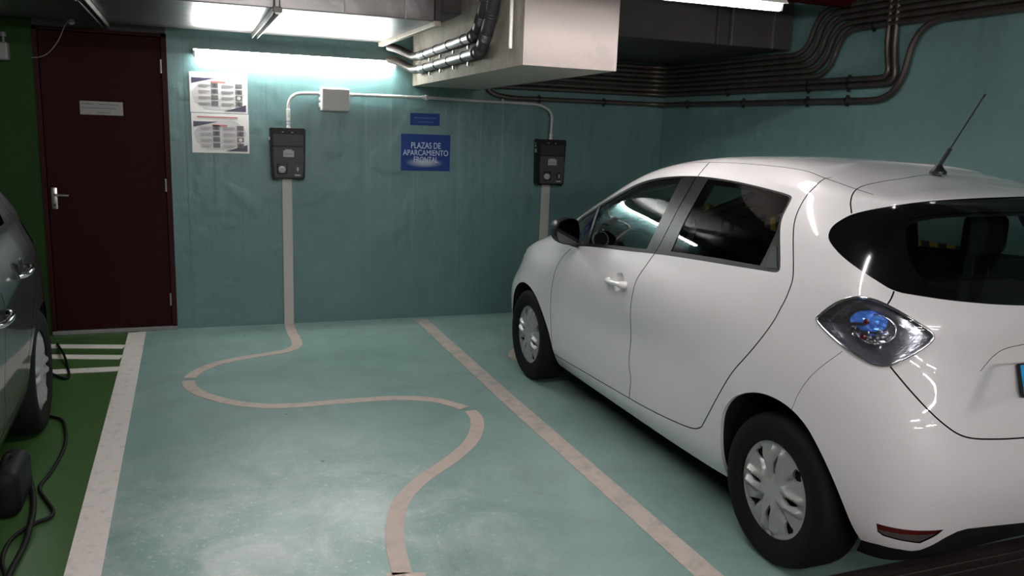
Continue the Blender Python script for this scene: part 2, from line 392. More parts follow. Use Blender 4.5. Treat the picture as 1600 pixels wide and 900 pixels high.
# ------------------------------------------------------------------ beam and ducts
FL, FR, BL, BR = (1.612, 4.084), (2.161, 4.105), (1.798, D), (2.40, D); zb = 2.013
b = MB()
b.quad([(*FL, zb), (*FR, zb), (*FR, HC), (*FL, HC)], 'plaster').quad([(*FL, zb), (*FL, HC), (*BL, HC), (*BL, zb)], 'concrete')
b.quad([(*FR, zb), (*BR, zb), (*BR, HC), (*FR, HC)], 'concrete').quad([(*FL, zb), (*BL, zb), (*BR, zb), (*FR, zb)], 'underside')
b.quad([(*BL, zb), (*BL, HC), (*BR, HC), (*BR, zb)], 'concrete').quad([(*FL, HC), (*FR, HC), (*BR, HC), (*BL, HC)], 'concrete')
struct(b.build('ceiling_beam'))
zd = 2.345
def duct(name, x0, x1, y0, y1, z0, z1, m, label):
    t = empty(name, ((x0 + x1) / 2, y0, z0), label, 'duct')
    def T(o): o.parent = t; o.matrix_parent_inverse = Matrix.Translation((-(x0 + x1) / 2, -y0, -z0)); return o
    T(MB().box((x0, y0, z0), (x1, y1, z1), m, .006).build('duct_body'))
    return t, T
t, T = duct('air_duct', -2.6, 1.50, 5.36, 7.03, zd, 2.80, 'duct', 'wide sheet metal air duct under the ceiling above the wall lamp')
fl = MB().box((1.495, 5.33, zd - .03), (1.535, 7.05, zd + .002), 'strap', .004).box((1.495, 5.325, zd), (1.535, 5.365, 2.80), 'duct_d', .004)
T(fl.build('flange'))
for x in (.93, 1.31, -.62):
    T(MB().box((x - .004, 5.352, zd), (x + .004, 5.362, 2.80), 'strap').build('seam'))
# perforated hanger struts under the duct with their rods
for x, lab in ((.515, 'perforated metal hanger strut under the bright part of the duct'), (-.525, 'perforated metal hanger strut under the dark duct above the door')):
    s = empty('hanger_strut', (x, 5.3, zd), lab, 'hanger strut', 'struts under the duct')
    cross = MB().box((-.022, -.06, -.040), (-.017, 1.70, -.002), 'zinc_d').box((.017, -.06, -.040), (.022, 1.70, -.002), 'zinc_d').box((-.022, -.06, -.006), (.022, 1.70, -.002), 'zinc_d')
    for k in range(24):
        cross.box((-.009, k * .07 - .02, -.0075), (.009, k * .07 + .018, -.006), 'black')
    cross.build('channel', s)
    MB().box((-.026, -.10, -.04), (.026, .0, -.01), 'zinc_d', .004).build('bracket', s)
    for yy in (-.05,):
        MB().tube([(-.014, yy, -.06), (-.014, yy, HC - zd)], .006, 'zinc_d', 8).tube([(.016, yy, -.03), (.016, yy, HC - zd)], .004, 'zinc_d', 8).build('rod', s, True)
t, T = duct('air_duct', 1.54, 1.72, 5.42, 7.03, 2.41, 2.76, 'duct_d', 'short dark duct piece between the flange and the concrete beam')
t, T = duct('air_duct', 2.26, 4.20, 5.25, 7.04, 2.335, 2.86, 'duct_d', 'dark air duct right of the beam above the white car')
for x in (3.55, 3.66): T(MB().box((x - .012, 5.225, 2.33), (x + .012, 5.27, 2.86), 'duct_d', .003).build('flange'))
T(MB().box((3.66, 5.222, 2.335), (3.667, 5.226, 2.86), 'steel').build('seam')); T(MB().box((4.03, 5.235, 2.335), (4.036, 5.252, 2.86), 'steel').build('seam'))

# two zinc pipes clamped along the beam with their corrugated hoses
def pipe_run(z, ya, yb, label, top):
    xa = lambda y: 1.612 + (y - 4.084) / 2.996 * .186 - .045
    t = empty('zinc_conduit', (xa(yb), yb, z), label, 'conduit', 'zinc conduits on the beam')
    o0 = Vector((xa(yb), yb, z))
    def P(x, y, zz): return Vector((x, y, zz)) - o0
    MB().tube([P(xa(yb), yb, z), P(xa(ya), ya, z)], .030, 'zinc', 18).build('pipe', t, True, 50)
    e = fillet([P(xa(yb), yb - .02, z), P(xa(yb) - .005, yb + .22, z + .005), P(xa(yb) - .09, yb + .33, z + .07), P(xa(yb) - .16, yb + .40, z + .09)], .12)
    MB().tube(e, .033, 'elbow', 14).build('elbow', t, True)
    MB().lathe([(.030, 0), (.036, 0), (.036, .05), (.033, .055), (.036, .06), (.036, .09), (.030, .09)], P(xa(yb), yb - .10, z), (0, 1, 0), 'zinc', 20).build('coupling', t, True)
    for y in (yb - .25, yb - .62, yb - 1.02, yb - 1.42):
        c = MB().lathe([(.0305, -.008), (.034, -.008), (.034, .008), (.0305, .008)], P(xa(y), y, z), (0, 1, 0), 'black', 20)
        c.box(P(xa(y) - .002, y - .012, z + .03), P(xa(y) + .045, y + .012, z + .036), 'black').box(P(xa(y) + .02, y - .007, z - .055), P(xa(y) + .034, y + .007, z - .032), 'zinc')
        c.build('pipe_clamp', t, True)
    hp = spline([P(xa(ya), ya + .02, z), P(xa(ya) - .01, ya - .08, z + .005), P(xa(ya) - .02, ya - .20, z + .07), P(xa(ya) - .02, ya - .30, z + .20), P(xa(ya) - .015, ya - .38, z + .42), P(xa(ya) - .015, ya - .40, top)], 26)
    h = MB().tube(hp, lambda q: .036 + .0035 * math.sin(q * 2 * PI * 62), 'hose', 14).build('hose', t, True, 80)
pipe_run(2.224, 4.93, 6.56, 'upper zinc conduit on the left side of the concrete beam with a black hose', HC - .004)
pipe_run(2.122, 4.83, 6.55, 'lower zinc conduit on the left side of the concrete beam with a black hose', HC - .004)
tag(MB().tube([(1.585, 4.20, 2.10), (1.585, 4.20, HC)], .010, 'white_pl', 10).build('white_pipe', None, True), 'thin white upright pipe at the left front corner of the concrete beam', 'pipe')

# ------------------------------------------------------------------ pipes round the corner and along the right wall
def pipe(pts, r, m, label, fil=.12, clamps=(), group=None, name='wall_pipe'):
    o0 = Vector(pts[0]); P = fillet([Vector(p) - o0 for p in pts], fil)
    t = tag(MB().tube(P, r, m, 12).build(name, None, True, 60, None), label, 'pipe', group); t.location = o0
    for c in clamps:
        d = Vector(c[:3]) - o0; ax = c[3]
        k = MB().lathe([(r, -.009), (r + .005, -.009), (r + .005, .009), (r, .009)], d, (0, 1, 0) if ax == 'y' else (1, 0, 0), 'black', 14)
        n = Vector((-1, 0, 0)) if ax == 'y' else Vector((0, -1, 0))
        k.box(d + Vector((-.008, -.008, -r - .018)), d + Vector((.008, .008, -r)), 'black').box(d + Vector((-.008, -.008, r)), d + Vector((.008, .008, r + .016)), 'black')
        k.build('pipe_clamp', t, True)
    return t
xw = XR - .035; yw = D - .035
cl = [(xw, y, 1.960, 'y') for y in (6.6, 5.78, 5.02, 4.62)] + [(3.6, yw, 1.957, 'x'), (2.95, yw, 1.955, 'x')]
pipe([(2.42, yw, 2.35), (2.46, yw, 1.99), (2.66, yw, 1.955), (xw, yw, 1.962), (xw, 4.18, 1.957), (xw, 4.10, 2.425), (xw, -3, 2.455)], .021, 'brown_pipe',
     'lowest brown wall pipe, running round the corner and rising above the white car roof', .22, cl + [(xw, 3.35, 2.43, 'y')], 'brown pipes along the right wall')
for k, (z, yb, nm) in enumerate([(2.047, 4.205, 'lower brown pipe of the pair bending up to the ceiling on the right wall'), (2.088, 4.265, 'upper brown pipe of the pair bending up to the ceiling on the right wall')]):
    pipe([(2.45, yw, z), (xw, yw, z + .004), (xw, yb, z + .012), (xw, yb + .055, 2.27), (xw, yb + .06, HC)], .0195, 'brown_pipe', nm, .21,
         [(xw, y, z + .006, 'y') for y in (6.0, 5.02, 4.62)], 'brown pipes along the right wall')
names = ['lowest', 'second lowest', 'middle', 'second highest', 'highest']
for k in range(5):
    z = 2.135 + .041 * k; yb = 4.83 + .062 * k; zt = 2.435 + .040 * k
    pipe([(2.45, yw, z), (xw, yw, z), (xw, yb, z), (xw, yb - .10, zt), (xw, -3, zt + .01)], .019, 'brown_pipe',
         names[k] + ' pipe of the brown bundle bending up on the right wall', .16, [(xw, 4.45, zt, 'y')] if k == 0 else [], 'brown pipes along the right wall')
pipe([(2.9, 4.7, 2.615), (XR - .01, 4.7, 2.615)], .045, 'red', 'dark red pipe under the ceiling at the top right', .1, name='red_pipe')

# ------------------------------------------------------------------ lamps
def lamp(loc, ln, label, m, group=None, rz=0., rad=.0145, standoff=.0, hood=False):
    t = empty('tube_lamp', loc, label, 'lamp', group, rz)
    L2 = ln / 2
    hb = MB()
    if standoff:
        hb.box((-L2 - .01, rad + .002, -.006), (L2 + .01, standoff, .032), 'white_pl', .004).box((-L2 - .01, -.004, .031), (L2 + .01, standoff, .036), 'white_pl')  # top lip added to shade the wall above the tube
    else:
        hb.box((-L2 - .01, -.028, .018), (L2 + .01, .028, .058), 'white_pl', .006)
        for q in (-.6, .6): hb.tube([(q * L2, 0, .05), (q * L2, 0, HC - loc[2] + .01)], .006, 'zinc_d', 8)
    if hood:                                                     # tin reflector, far wing shaped lower to hold light off the beam
        hb.prism([(-L2 - .01, .026, .045), (-L2 - .01, .029, .045), (-L2 - .01, .068, -.006), (-L2 - .01, .065, -.006)], (2 * L2 + .02, 0, 0), 'white_pl')
        hb.prism([(-L2 - .01, -.026, .045), (-L2 - .01, -.029, .045), (-L2 - .01, -.055, .016), (-L2 - .01, -.052, .016)], (2 * L2 + .02, 0, 0), 'white_pl')
    hb.build('housing', t)
    for q in (-1, 1):
        MB().box((q * L2 - .008, -rad - .001, -rad - .001), (q * L2 + .008, rad + .001, .022), 'white_pl', .003).build('end_cap', t)
    MB().tube([(-L2 + .008, 0, 0), (L2 - .008, 0, 0)], rad, m, 20).build('tube', t, True)
    return t
lamp((.853, D - .070, 2.168), 1.56, 'lit fluorescent tube lamp on the teal wall above the two posters', 'tube_wall', standoff=.069, rad=.025)
g = 'ceiling tube lamps'
lamp((2.10, 3.62, 2.335), 1.42, 'lit fluorescent tube lamp hanging in front of the concrete beam, top of the picture', 'tube', g, hood=True)
for i, l in enumerate([(.55, 2.35, 2.66), (.2, -.8, 2.62), (2.7, -2.4, 2.45), (.7, -3.0, 2.45), (2.9, -4.2, 2.45), (.7, -4.6, 2.45)]):  # first lamp is added above the bay to brighten floor and car
    lamp(l, 1.42, 'unseen fluorescent tube lamp on the bay and aisle ceiling', 'tube_unseen', g)

# ------------------------------------------------------------------ chargers, conduits, signs
def charger(loc, label, marks):
    t = empty('charging_box', loc, label, 'charger', 'wall chargers')
    w0, w1, hh, dp = .138, .128, .405, .115
    pr = [(-w0, 0, 0), (w0, 0, 0), (w1, 0, -hh), (-w1, 0, -hh)]
    MB().prism(pr, (0, -dp, 0), 'charger', bev=.008).build('case', t)
    y = -dp
    MB().prism([(-.118, y + .001, -.050), (.118, y + .001, -.050), (.116, y + .001, -.140), (-.116, y + .001, -.140)], (0, -.006, 0), 'panel_d', bev=.002).build('upper_panel', t)
    MB().prism([(-.118, y + .001, -.150), (.118, y + .001, -.150), (.116, y + .001, -.20), (.122, y + .001, -.205), (.110, y + .001, -.385), (.10, y + .001, -.393), (-.10, y + .001, -.393), (-.110, y + .001, -.385), (-.122, y + .001, -.205), (-.116, y + .001, -.20)], (0, -.009, 0), 'panel', bev=.002).build('front_panel', t)
    y2 = y - .008
    MB().box((-.042, y2 - .002, -.228), (.042, y2 + .001, -.178), 'lgrey').box((-.028, y2 - .002, -.178), (.026, y2 + .001, -.168), 'lgrey').box((-.032, y2 - .0026, -.208), (.034, y2 - .002, -.202), 'mgrey').build('label', t)
    s = MB().box((-.092, y2 - .016, -.365), (-.012, y2 + .001, -.283), 'black', .008).prism([(-.066, y2 + .0, -.362), (-.052, y2 + .0, -.362), (-.059, y2 + .0, -.378)], (0, -.012, 0), 'black').build('socket', t)
    MB().lathe([(0, 0), (.027, 0), (.027, .010), (.022, .014), (0, .014)], (-.055, y2 - .016, -.328), (0, -1, 0), 'lgrey', 24).box((-.066, y2 - .0315, -.331), (-.044, y2 - .029, -.325), 'mgrey').build('socket_cap', s, True)
    bm = MB(); n = 24
    el = [(.066 + .022 * math.cos(2 * PI * k / n), y2 + .0, -.318 + .036 * math.sin(2 * PI * k / n)) for k in range(n)]
    k_ = bm.prism(el, (0, -.010, 0), 'black').build('key_switch', t)
    MB().box((.061, y2 - .014, -.342), (.075, y2 - .010, -.308), 'lgrey', .002).build('key', k_)
    r = MB(); r.lathe([(.010, 0), (.013, 0), (.013, .002), (.010, .002)], (.014, y2, -.320), (0, -1, 0), 'black', 18, True); r.box((-.010, y2 - .002, -.322), (.001, y2, -.319), 'black'); r.build('symbol', t)
    MB().box((.045, y2 - .002, -.379), (.090, y2 + .001, -.366), 'lgrey').build('sticker', t)
    MB().box((-.048, y - .002, -.034), (-.035, y, -.028), 'lgrey').build('indicator', t); MB().box((.022, y - .002, -.036), (.038, y, -.029), 'pred').build('indicator', t)
    for x in (-.10, .10): MB().box((x - .024, -.09, -hh - .010), (x + .024, -.02, -hh + .002), 'black', .004).build('foot', t)
    MB().lathe([(0, 0), (.016, 0), (.016, .018), (.012, .022), (.012, .034), (.016, .036), (.016, .05), (0, .05)], (.012, -.035, -.002), (0, 0, 1), 'white_pl', 18).build('gland', t, True)
    if marks:
        b_ = MB()
        for (a0, z0, a1, z1) in [(-.028, -.03, -.050, -.040), (-.034, -.052, -.058, -.068), (-.062, -.046, -.050, -.060), (-.040, -.085, -.070, -.118)]:
            b_.box((-w0 - .0012, min(a0, a1), min(z0, z1)), (-w0 + .004, max(a0, a1), max(z0, z1)), 'lgrey')
        b_.build('side_marking', t)
    else:
        MB().box((-w0 - .008, -.06, -.10), (-w0 + .002, -.04, -.075), 'white_pl', .002).build('latch', t)
    return t
# outlines measured on the wall plane are scaled to the front face of the case
charger((.755, D, 1.630), 'black wall charger under the lit lamp, above the wavy floor band', False)
charger((3.068, D, 1.605), 'black wall charger behind the white car, with light marks on its side', True)
for x, zt, lab in ((.7505, 1.235, 'flat beige cable trunking below the left charger, beside the wavy band'), (3.062, 1.21, 'flat beige cable trunking below the right charger, ending behind the white car')):
    tag(MB().box((x - .040, D - .022, 0), (x + .040, D, zt), 'trunk', .004).build('cable_trunking'), lab, 'trunking', 'cable trunkings under the chargers')
yc = D - .035
def conduit(pts, label, corr=False):
    t = empty('wall_conduit', pts[0], label, 'conduit'); o0 = Vector(pts[0])
    P = fillet([Vector(p) - o0 for p in pts], .13, 10)
    MB().tube(P, .0135, 'pvc', 12).build('pipe', t, True, 60)
    return t, o0
t, o0 = conduit([(.767, yc, 1.665), (.767, yc, 1.905), (1.03, yc, 1.915)], 'grey bent conduit rising from the left charger to the junction box')
n = 14
MB().tube([(0, 0, .02 + .10 * k / 56) for k in range(57)], lambda q: .016 + .003 * math.sin(q * 2 * PI * n), 'white_pl', 12).build('corrugated_sleeve', t, True, 80)
t, o0 = conduit([(1.25, yc, 1.917), (1.90, yc, 1.922), (2.96, yc, 1.912), (3.085, yc, 1.85), (3.08, yc, 1.64)], 'grey conduit from the junction box along the wall to the right charger')
MB().lathe([(.0135, -.03), (.018, -.03), (.018, .03), (.0135, .03)], Vector((1.90, yc, 1.922)) - o0, (1, 0, 0), 'pvc', 14).build('coupling', t, True)
for x in (1.91, 2.6): MB().box(Vector((x - .01, yc - .02, 1.90)) - o0, Vector((x + .01, D, 1.945)) - o0, 'pvc', .003).build('saddle', t)
t = empty('junction_box', (1.14, D, 1.868), 'grey square junction box on the wall between the two conduits', 'junction box')
MB().box((-.118, -.075, -.09), (.108, 0, .092), 'white_pl', .006).build('box', t)
MB().box((-.110, -.092, -.086), (.110, -.074, .088), 'jbox', .005).build('lid', t)
for z in (.045, 0, -.045): MB().lathe([(.0, 0), (.020, 0), (.018, .014), (0, .014)], (-.117, -.035, z), (-1, 0, 0), 'white_pl', 16).build('grommet', t, True)

def poster(loc, label, dz):
    t = empty('notice_poster', loc, label, 'poster', 'charging notices')
    w_, h_ = .214, .153
    MB().box((-w_, -.008, -h_), (w_, 0, h_), 'paper', .001).build('board', t)
    y = -.0085
    def q(name, pts, m): return MB().prism([(x, y, z) for x, z in pts], (0, -.0004, 0), m).build(name, t)
    q('corner_block', [(-.200, .112 + dz), (-.02, .112 + dz), (-.200, .068 + dz)], 'navy')
    q('corner_block', [(.200, -.138), (.03, -.138), (.10, -.118), (.200, -.085)], 'navy')
    q('backdrop', [(-.20, .0), (-.16, .055), (-.04, .10), (.10, .105), (.17, .06), (.195, .0), (.14, -.09), (.06, -.128), (-.10, -.128), (-.18, -.07)], 'pgrey').location.y = .0003
    tb = MB()
    for c, x0, x1 in ((0, -.150, -.066), (1, .018, .110)):
        for r in range(4):
            z0 = .062 - r * .046 + dz * .6
            for k in range(3): tb.box((x0, y - .0014, z0 - .0025 - k * .009), (x1 - (.02 if k == 2 else 0), y - .0008, z0 + .0008 - k * .009), 'ptext')
    tb.build('text_lines', t)
    MB().box((-.06, y - .0014, .078 + dz), (.05, y - .0008, .090 + dz), 'pred').build('title', t)
    if dz < 0: MB().box((-.17, y - .0014, .121), (.13, y - .0008, .130), 'pred').build('heading', t)
    ph = ['pdark', 'pdark', 'pmid', 'pmid', 'pmid', 'pdark', 'pgrey', 'pdark']
    for i in range(8):
        c, r = divmod(i, 4); x0 = (-.058, .122)[c]; z0 = .040 - r * .046 + dz * .6
        MB().box((x0, y - .0014, z0), (x0 + .052, y - .0008, z0 + .036), 'pmid').lathe([(0, 0), (.014, 0), (.014, .0004), (0, .0004)], (x0 + .027, y - .0014, z0 + .018), (0, -1, 0), ph[i], 14).build('picture', t)
    return t
poster((.243, D, 1.881), 'white notice poster with navy corners, the upper of the two under the lamp', 0.)
poster((.248, D, 1.570), 'white notice poster with navy corners and red heading, the lower of the two', -.022)

t = empty('parking_sign', (1.922, D, 1.458), 'large blue sign with white lettering on the teal wall', 'sign')
MB().box((-.218, -.006, -.156), (.218, 0, .156), 'blue', .001).build('panel', t)
for s, z, sz in (('PLAZAS DE', .058, .074), ('APARCAMIENTO', -.004, .068), ('FRONTAL', -.062, .070)):
    o = text_mesh(s, sz, 'sign_txt', t, 'lettering', (0, -.0068, z))
    lim = {'PLAZAS DE': .262, 'APARCAMIENTO': .402, 'FRONTAL': .215}[s]
    o.scale = (lim / o.dimensions.x, 1, 1)
t = empty('notice_sign', (1.911, D, 1.740), 'small blue plate with faint lines above the large blue sign', 'sign')
MB().box((-.130, -.005, -.051), (.130, 0, .051), 'blue_plain', .001).build('panel', t)
for x0, x1, z in ((-.10, .10, .012), (-.06, .07, -.022)): MB().box((x0, -.0056, z - .004), (x1, -.005, z + .004), 'faint').build('text_line', t)

# hazard stripe along the right wall, seen through the car's glass
hz = MB().box((XR - .004, -2, .985), (XR - .001, 6.9, 1.10), 'hblack')
y = -1.9
while y < 6.8:
    hz.quad([(XR - .0045, y, .985), (XR - .0045, y + .064, .985), (XR - .0045, y + .094, 1.10), (XR - .0045, y + .030, 1.10)], 'yellow'); y += .128
tag(hz.build('hazard_stripe'), 'yellow and black hazard stripe on the right wall, seen through the white car rear window', 'wall marking')

# grey box and cable at the top left
t = empty('wall_box', (-1.24, D, 2.04), 'grey box on the green wall at the top left edge of the picture', 'box')
MB().box((-.11, -.10, 0), (.075, 0, .125), 'mgrey', .012).build('case', t); MB().lathe([(0, 0), (.022, 0), (.018, .03), (0, .03)], (.045, -.05, .165), (0, 0, 1), 'mgrey', 14).tube([(.045, -.05, .12), (.045, -.05, .17)], .008, 'mgrey', 8).build('knob', t, True)
t = empty('loose_cable', (-.765, 6.98, 2.34), 'thin grey loose cable drooping from the ceiling duct in front of the maroon door', 'cable')
MB().tube(spline([(0, -.01, .0), (-.03, 0, -.04), (-.075, 0, -.14), (-.14, .02, -.225), (-.20, .04, -.262), (-.26, .06, -.27)], 6), .0035, 'mgrey', 8).build('wire', t, True)
MB().lathe([(0, .005), (.022, .0), (.026, -.02), (.012, -.035), (0, -.036)], (.015, -.02, .005), (0, 0, 1), 'lgrey', 14).build('ceiling_rose', t, True)

# the white car: net of points (along, across, up), columns from rear centre round the side to front centre
NET = [
 [(0.16, 0.0, 0.24), (0.06, 0.0, 0.32), (0.01, 0.0, 0.45), (0.0, 0.0, 0.58), (0.045, 0.0, 0.74), (0.1, 0.0, 0.92), (0.125, 0.0, 1.06), (0.155, 0.0, 1.14), (0.24, 0.0, 1.31), (0.325, 0.0, 1.465), (0.335, 0.0, 1.505), (0.4, 0.0, 1.518), (0.48, 0.0, 1.527), (0.56, 0.0, 1.535)],
 [(0.168, 0.33, 0.22), (0.068, 0.33, 0.32), (0.018, 0.33, 0.45), (0.008, 0.33, 0.58), (0.053, 0.33, 0.74), (0.108, 0.32, 0.92), (0.133, 0.31, 1.06), (0.163, 0.31, 1.14), (0.25, 0.29, 1.31), (0.335, 0.27, 1.465), (0.345, 0.26, 1.503), (0.42, 0.22, 1.519), (0.52, 0.12, 1.531), (0.62, 0.0, 1.541)],
 [(0.2, 0.58, 0.2), (0.1, 0.59, 0.3), (0.05, 0.6, 0.45), (0.04, 0.6, 0.58), (0.08, 0.6, 0.75), (0.14, 0.585, 0.93), (0.165, 0.575, 1.06), (0.2, 0.565, 1.15), (0.29, 0.53, 1.315), (0.375, 0.49, 1.46), (0.385, 0.47, 1.497), (0.47, 0.39, 1.517), (0.58, 0.21, 1.533), (0.7, 0.0, 1.55)],
 [(0.26, 0.7, 0.21), (0.18, 0.735, 0.31), (0.15, 0.755, 0.46), (0.145, 0.76, 0.6), (0.17, 0.755, 0.76), (0.235, 0.735, 0.94), (0.26, 0.715, 1.08), (0.29, 0.695, 1.16), (0.38, 0.645, 1.32), (0.46, 0.585, 1.445), (0.48, 0.56, 1.485), (0.57, 0.46, 1.511), (0.7, 0.25, 1.545), (0.85, 0.0, 1.566)],
 [(0.38, 0.745, 0.22), (0.35, 0.795, 0.33), (0.34, 0.825, 0.47), (0.34, 0.835, 0.62), (0.36, 0.83, 0.79), (0.4, 0.81, 0.96), (0.43, 0.785, 1.11), (0.45, 0.765, 1.19), (0.52, 0.705, 1.33), (0.6, 0.635, 1.44), (0.63, 0.6, 1.49), (0.73, 0.49, 1.532), (0.85, 0.265, 1.565), (1.0, 0.0, 1.583)],
 [(0.66, 0.765, 0.22), (0.66, 0.82, 0.33), (0.66, 0.855, 0.48), (0.66, 0.868, 0.64), (0.66, 0.866, 0.8), (0.665, 0.85, 0.97), (0.68, 0.817, 1.125), (0.69, 0.791, 1.2), (0.74, 0.735, 1.33), (0.8, 0.66, 1.45), (0.83, 0.615, 1.504), (0.92, 0.49, 1.556), (1.02, 0.265, 1.588), (1.15, 0.0, 1.598)],
 [(1.12, 0.775, 0.2), (1.12, 0.825, 0.31), (1.12, 0.85, 0.47), (1.12, 0.865, 0.63), (1.12, 0.867, 0.8), (1.12, 0.857, 0.95), (1.12, 0.819, 1.085), (1.12, 0.793, 1.17), (1.12, 0.735, 1.32), (1.12, 0.66, 1.45), (1.12, 0.61, 1.517), (1.12, 0.47, 1.576), (1.12, 0.25, 1.6), (1.3, 0.0, 1.608)],
 [(1.7, 0.775, 0.195), (1.7, 0.822, 0.3), (1.7, 0.842, 0.45), (1.7, 0.856, 0.62), (1.7, 0.866, 0.79), (1.7, 0.856, 0.93), (1.7, 0.819, 1.05), (1.7, 0.795, 1.12), (1.7, 0.73, 1.3), (1.7, 0.645, 1.455), (1.7, 0.59, 1.512), (1.7, 0.46, 1.5742), (1.7, 0.25, 1.597), (1.7, 0.0, 1.6)],
 [(2.2, 0.77, 0.195), (2.2, 0.818, 0.295), (2.2, 0.838, 0.45), (2.2, 0.85, 0.61), (2.2, 0.862, 0.77), (2.2, 0.852, 0.905), (2.2, 0.821, 1.01), (2.2, 0.797, 1.07), (2.2, 0.74, 1.24), (2.2, 0.665, 1.388), (2.2, 0.6, 1.463), (2.2, 0.46, 1.512), (2.2, 0.25, 1.527), (2.2, 0.0, 1.53)],
 [(2.6, 0.765, 0.195), (2.6, 0.813, 0.29), (2.6, 0.833, 0.44), (2.6, 0.846, 0.6), (2.6, 0.853, 0.75), (2.6, 0.845, 0.87), (2.6, 0.822, 0.96), (2.6, 0.8, 1.02), (2.6, 0.765, 1.1), (2.6, 0.72, 1.188), (2.6, 0.655, 1.278), (2.6, 0.5, 1.365), (2.6, 0.27, 1.4), (2.6, 0.0, 1.41)],
 [(3.0, 0.765, 0.2), (3.0, 0.815, 0.3), (3.0, 0.838, 0.44), (3.0, 0.85, 0.58), (3.0, 0.85, 0.72), (3.0, 0.838, 0.83), (3.0, 0.8, 0.91), (3.0, 0.765, 0.965), (3.0, 0.72, 1.02), (3.0, 0.66, 1.095), (3.0, 0.6, 1.15), (3.0, 0.47, 1.21), (3.0, 0.25, 1.245), (3.0, 0.0, 1.255)],
 [(3.4, 0.775, 0.21), (3.4, 0.835, 0.31), (3.4, 0.855, 0.45), (3.4, 0.862, 0.58), (3.4, 0.83, 0.7), (3.4, 0.795, 0.82), (3.4, 0.745, 0.9), (3.4, 0.705, 0.94), (3.4, 0.655, 0.96), (3.4, 0.61, 0.98), (3.4, 0.54, 0.998), (3.4, 0.42, 1.018), (3.4, 0.22, 1.038), (3.4, 0.0, 1.045)],
 [(3.75, 0.7, 0.21), (3.75, 0.75, 0.31), (3.75, 0.77, 0.45), (3.75, 0.765, 0.57), (3.75, 0.725, 0.67), (3.75, 0.69, 0.74), (3.75, 0.68, 0.79), (3.75, 0.64, 0.81), (3.75, 0.6, 0.825), (3.75, 0.54, 0.84), (3.75, 0.47, 0.855), (3.75, 0.36, 0.87), (3.75, 0.19, 0.885), (3.75, 0.0, 0.89)],
 [(3.92, 0.6, 0.21), (3.97, 0.63, 0.31), (3.98, 0.635, 0.45), (3.97, 0.62, 0.56), (3.94, 0.59, 0.64), (3.9, 0.55, 0.7), (3.87, 0.52, 0.735), (3.86, 0.49, 0.75), (3.86, 0.45, 0.76), (3.86, 0.41, 0.77), (3.86, 0.36, 0.78), (3.86, 0.27, 0.79), (3.86, 0.14, 0.8), (3.86, 0.0, 0.805)],
 [(4.0, 0.35, 0.21), (4.055, 0.36, 0.31), (4.065, 0.36, 0.45), (4.06, 0.35, 0.55), (4.03, 0.33, 0.62), (4.0, 0.31, 0.665), (3.98, 0.29, 0.69), (3.97, 0.27, 0.7), (3.965, 0.25, 0.71), (3.96, 0.22, 0.72), (3.955, 0.19, 0.727), (3.95, 0.14, 0.735), (3.945, 0.07, 0.74), (3.94, 0.0, 0.742)],
 [(4.02, 0.0, 0.21), (4.075, 0.0, 0.31), (4.084, 0.0, 0.45), (4.08, 0.0, 0.55), (4.06, 0.0, 0.61), (4.04, 0.0, 0.64), (4.03, 0.0, 0.66), (4.02, 0.0, 0.672), (4.015, 0.0, 0.68), (4.01, 0.0, 0.687), (4.005, 0.0, 0.692), (4.0, 0.0, 0.697), (3.995, 0.0, 0.7), (3.99, 0.0, 0.702)],
]
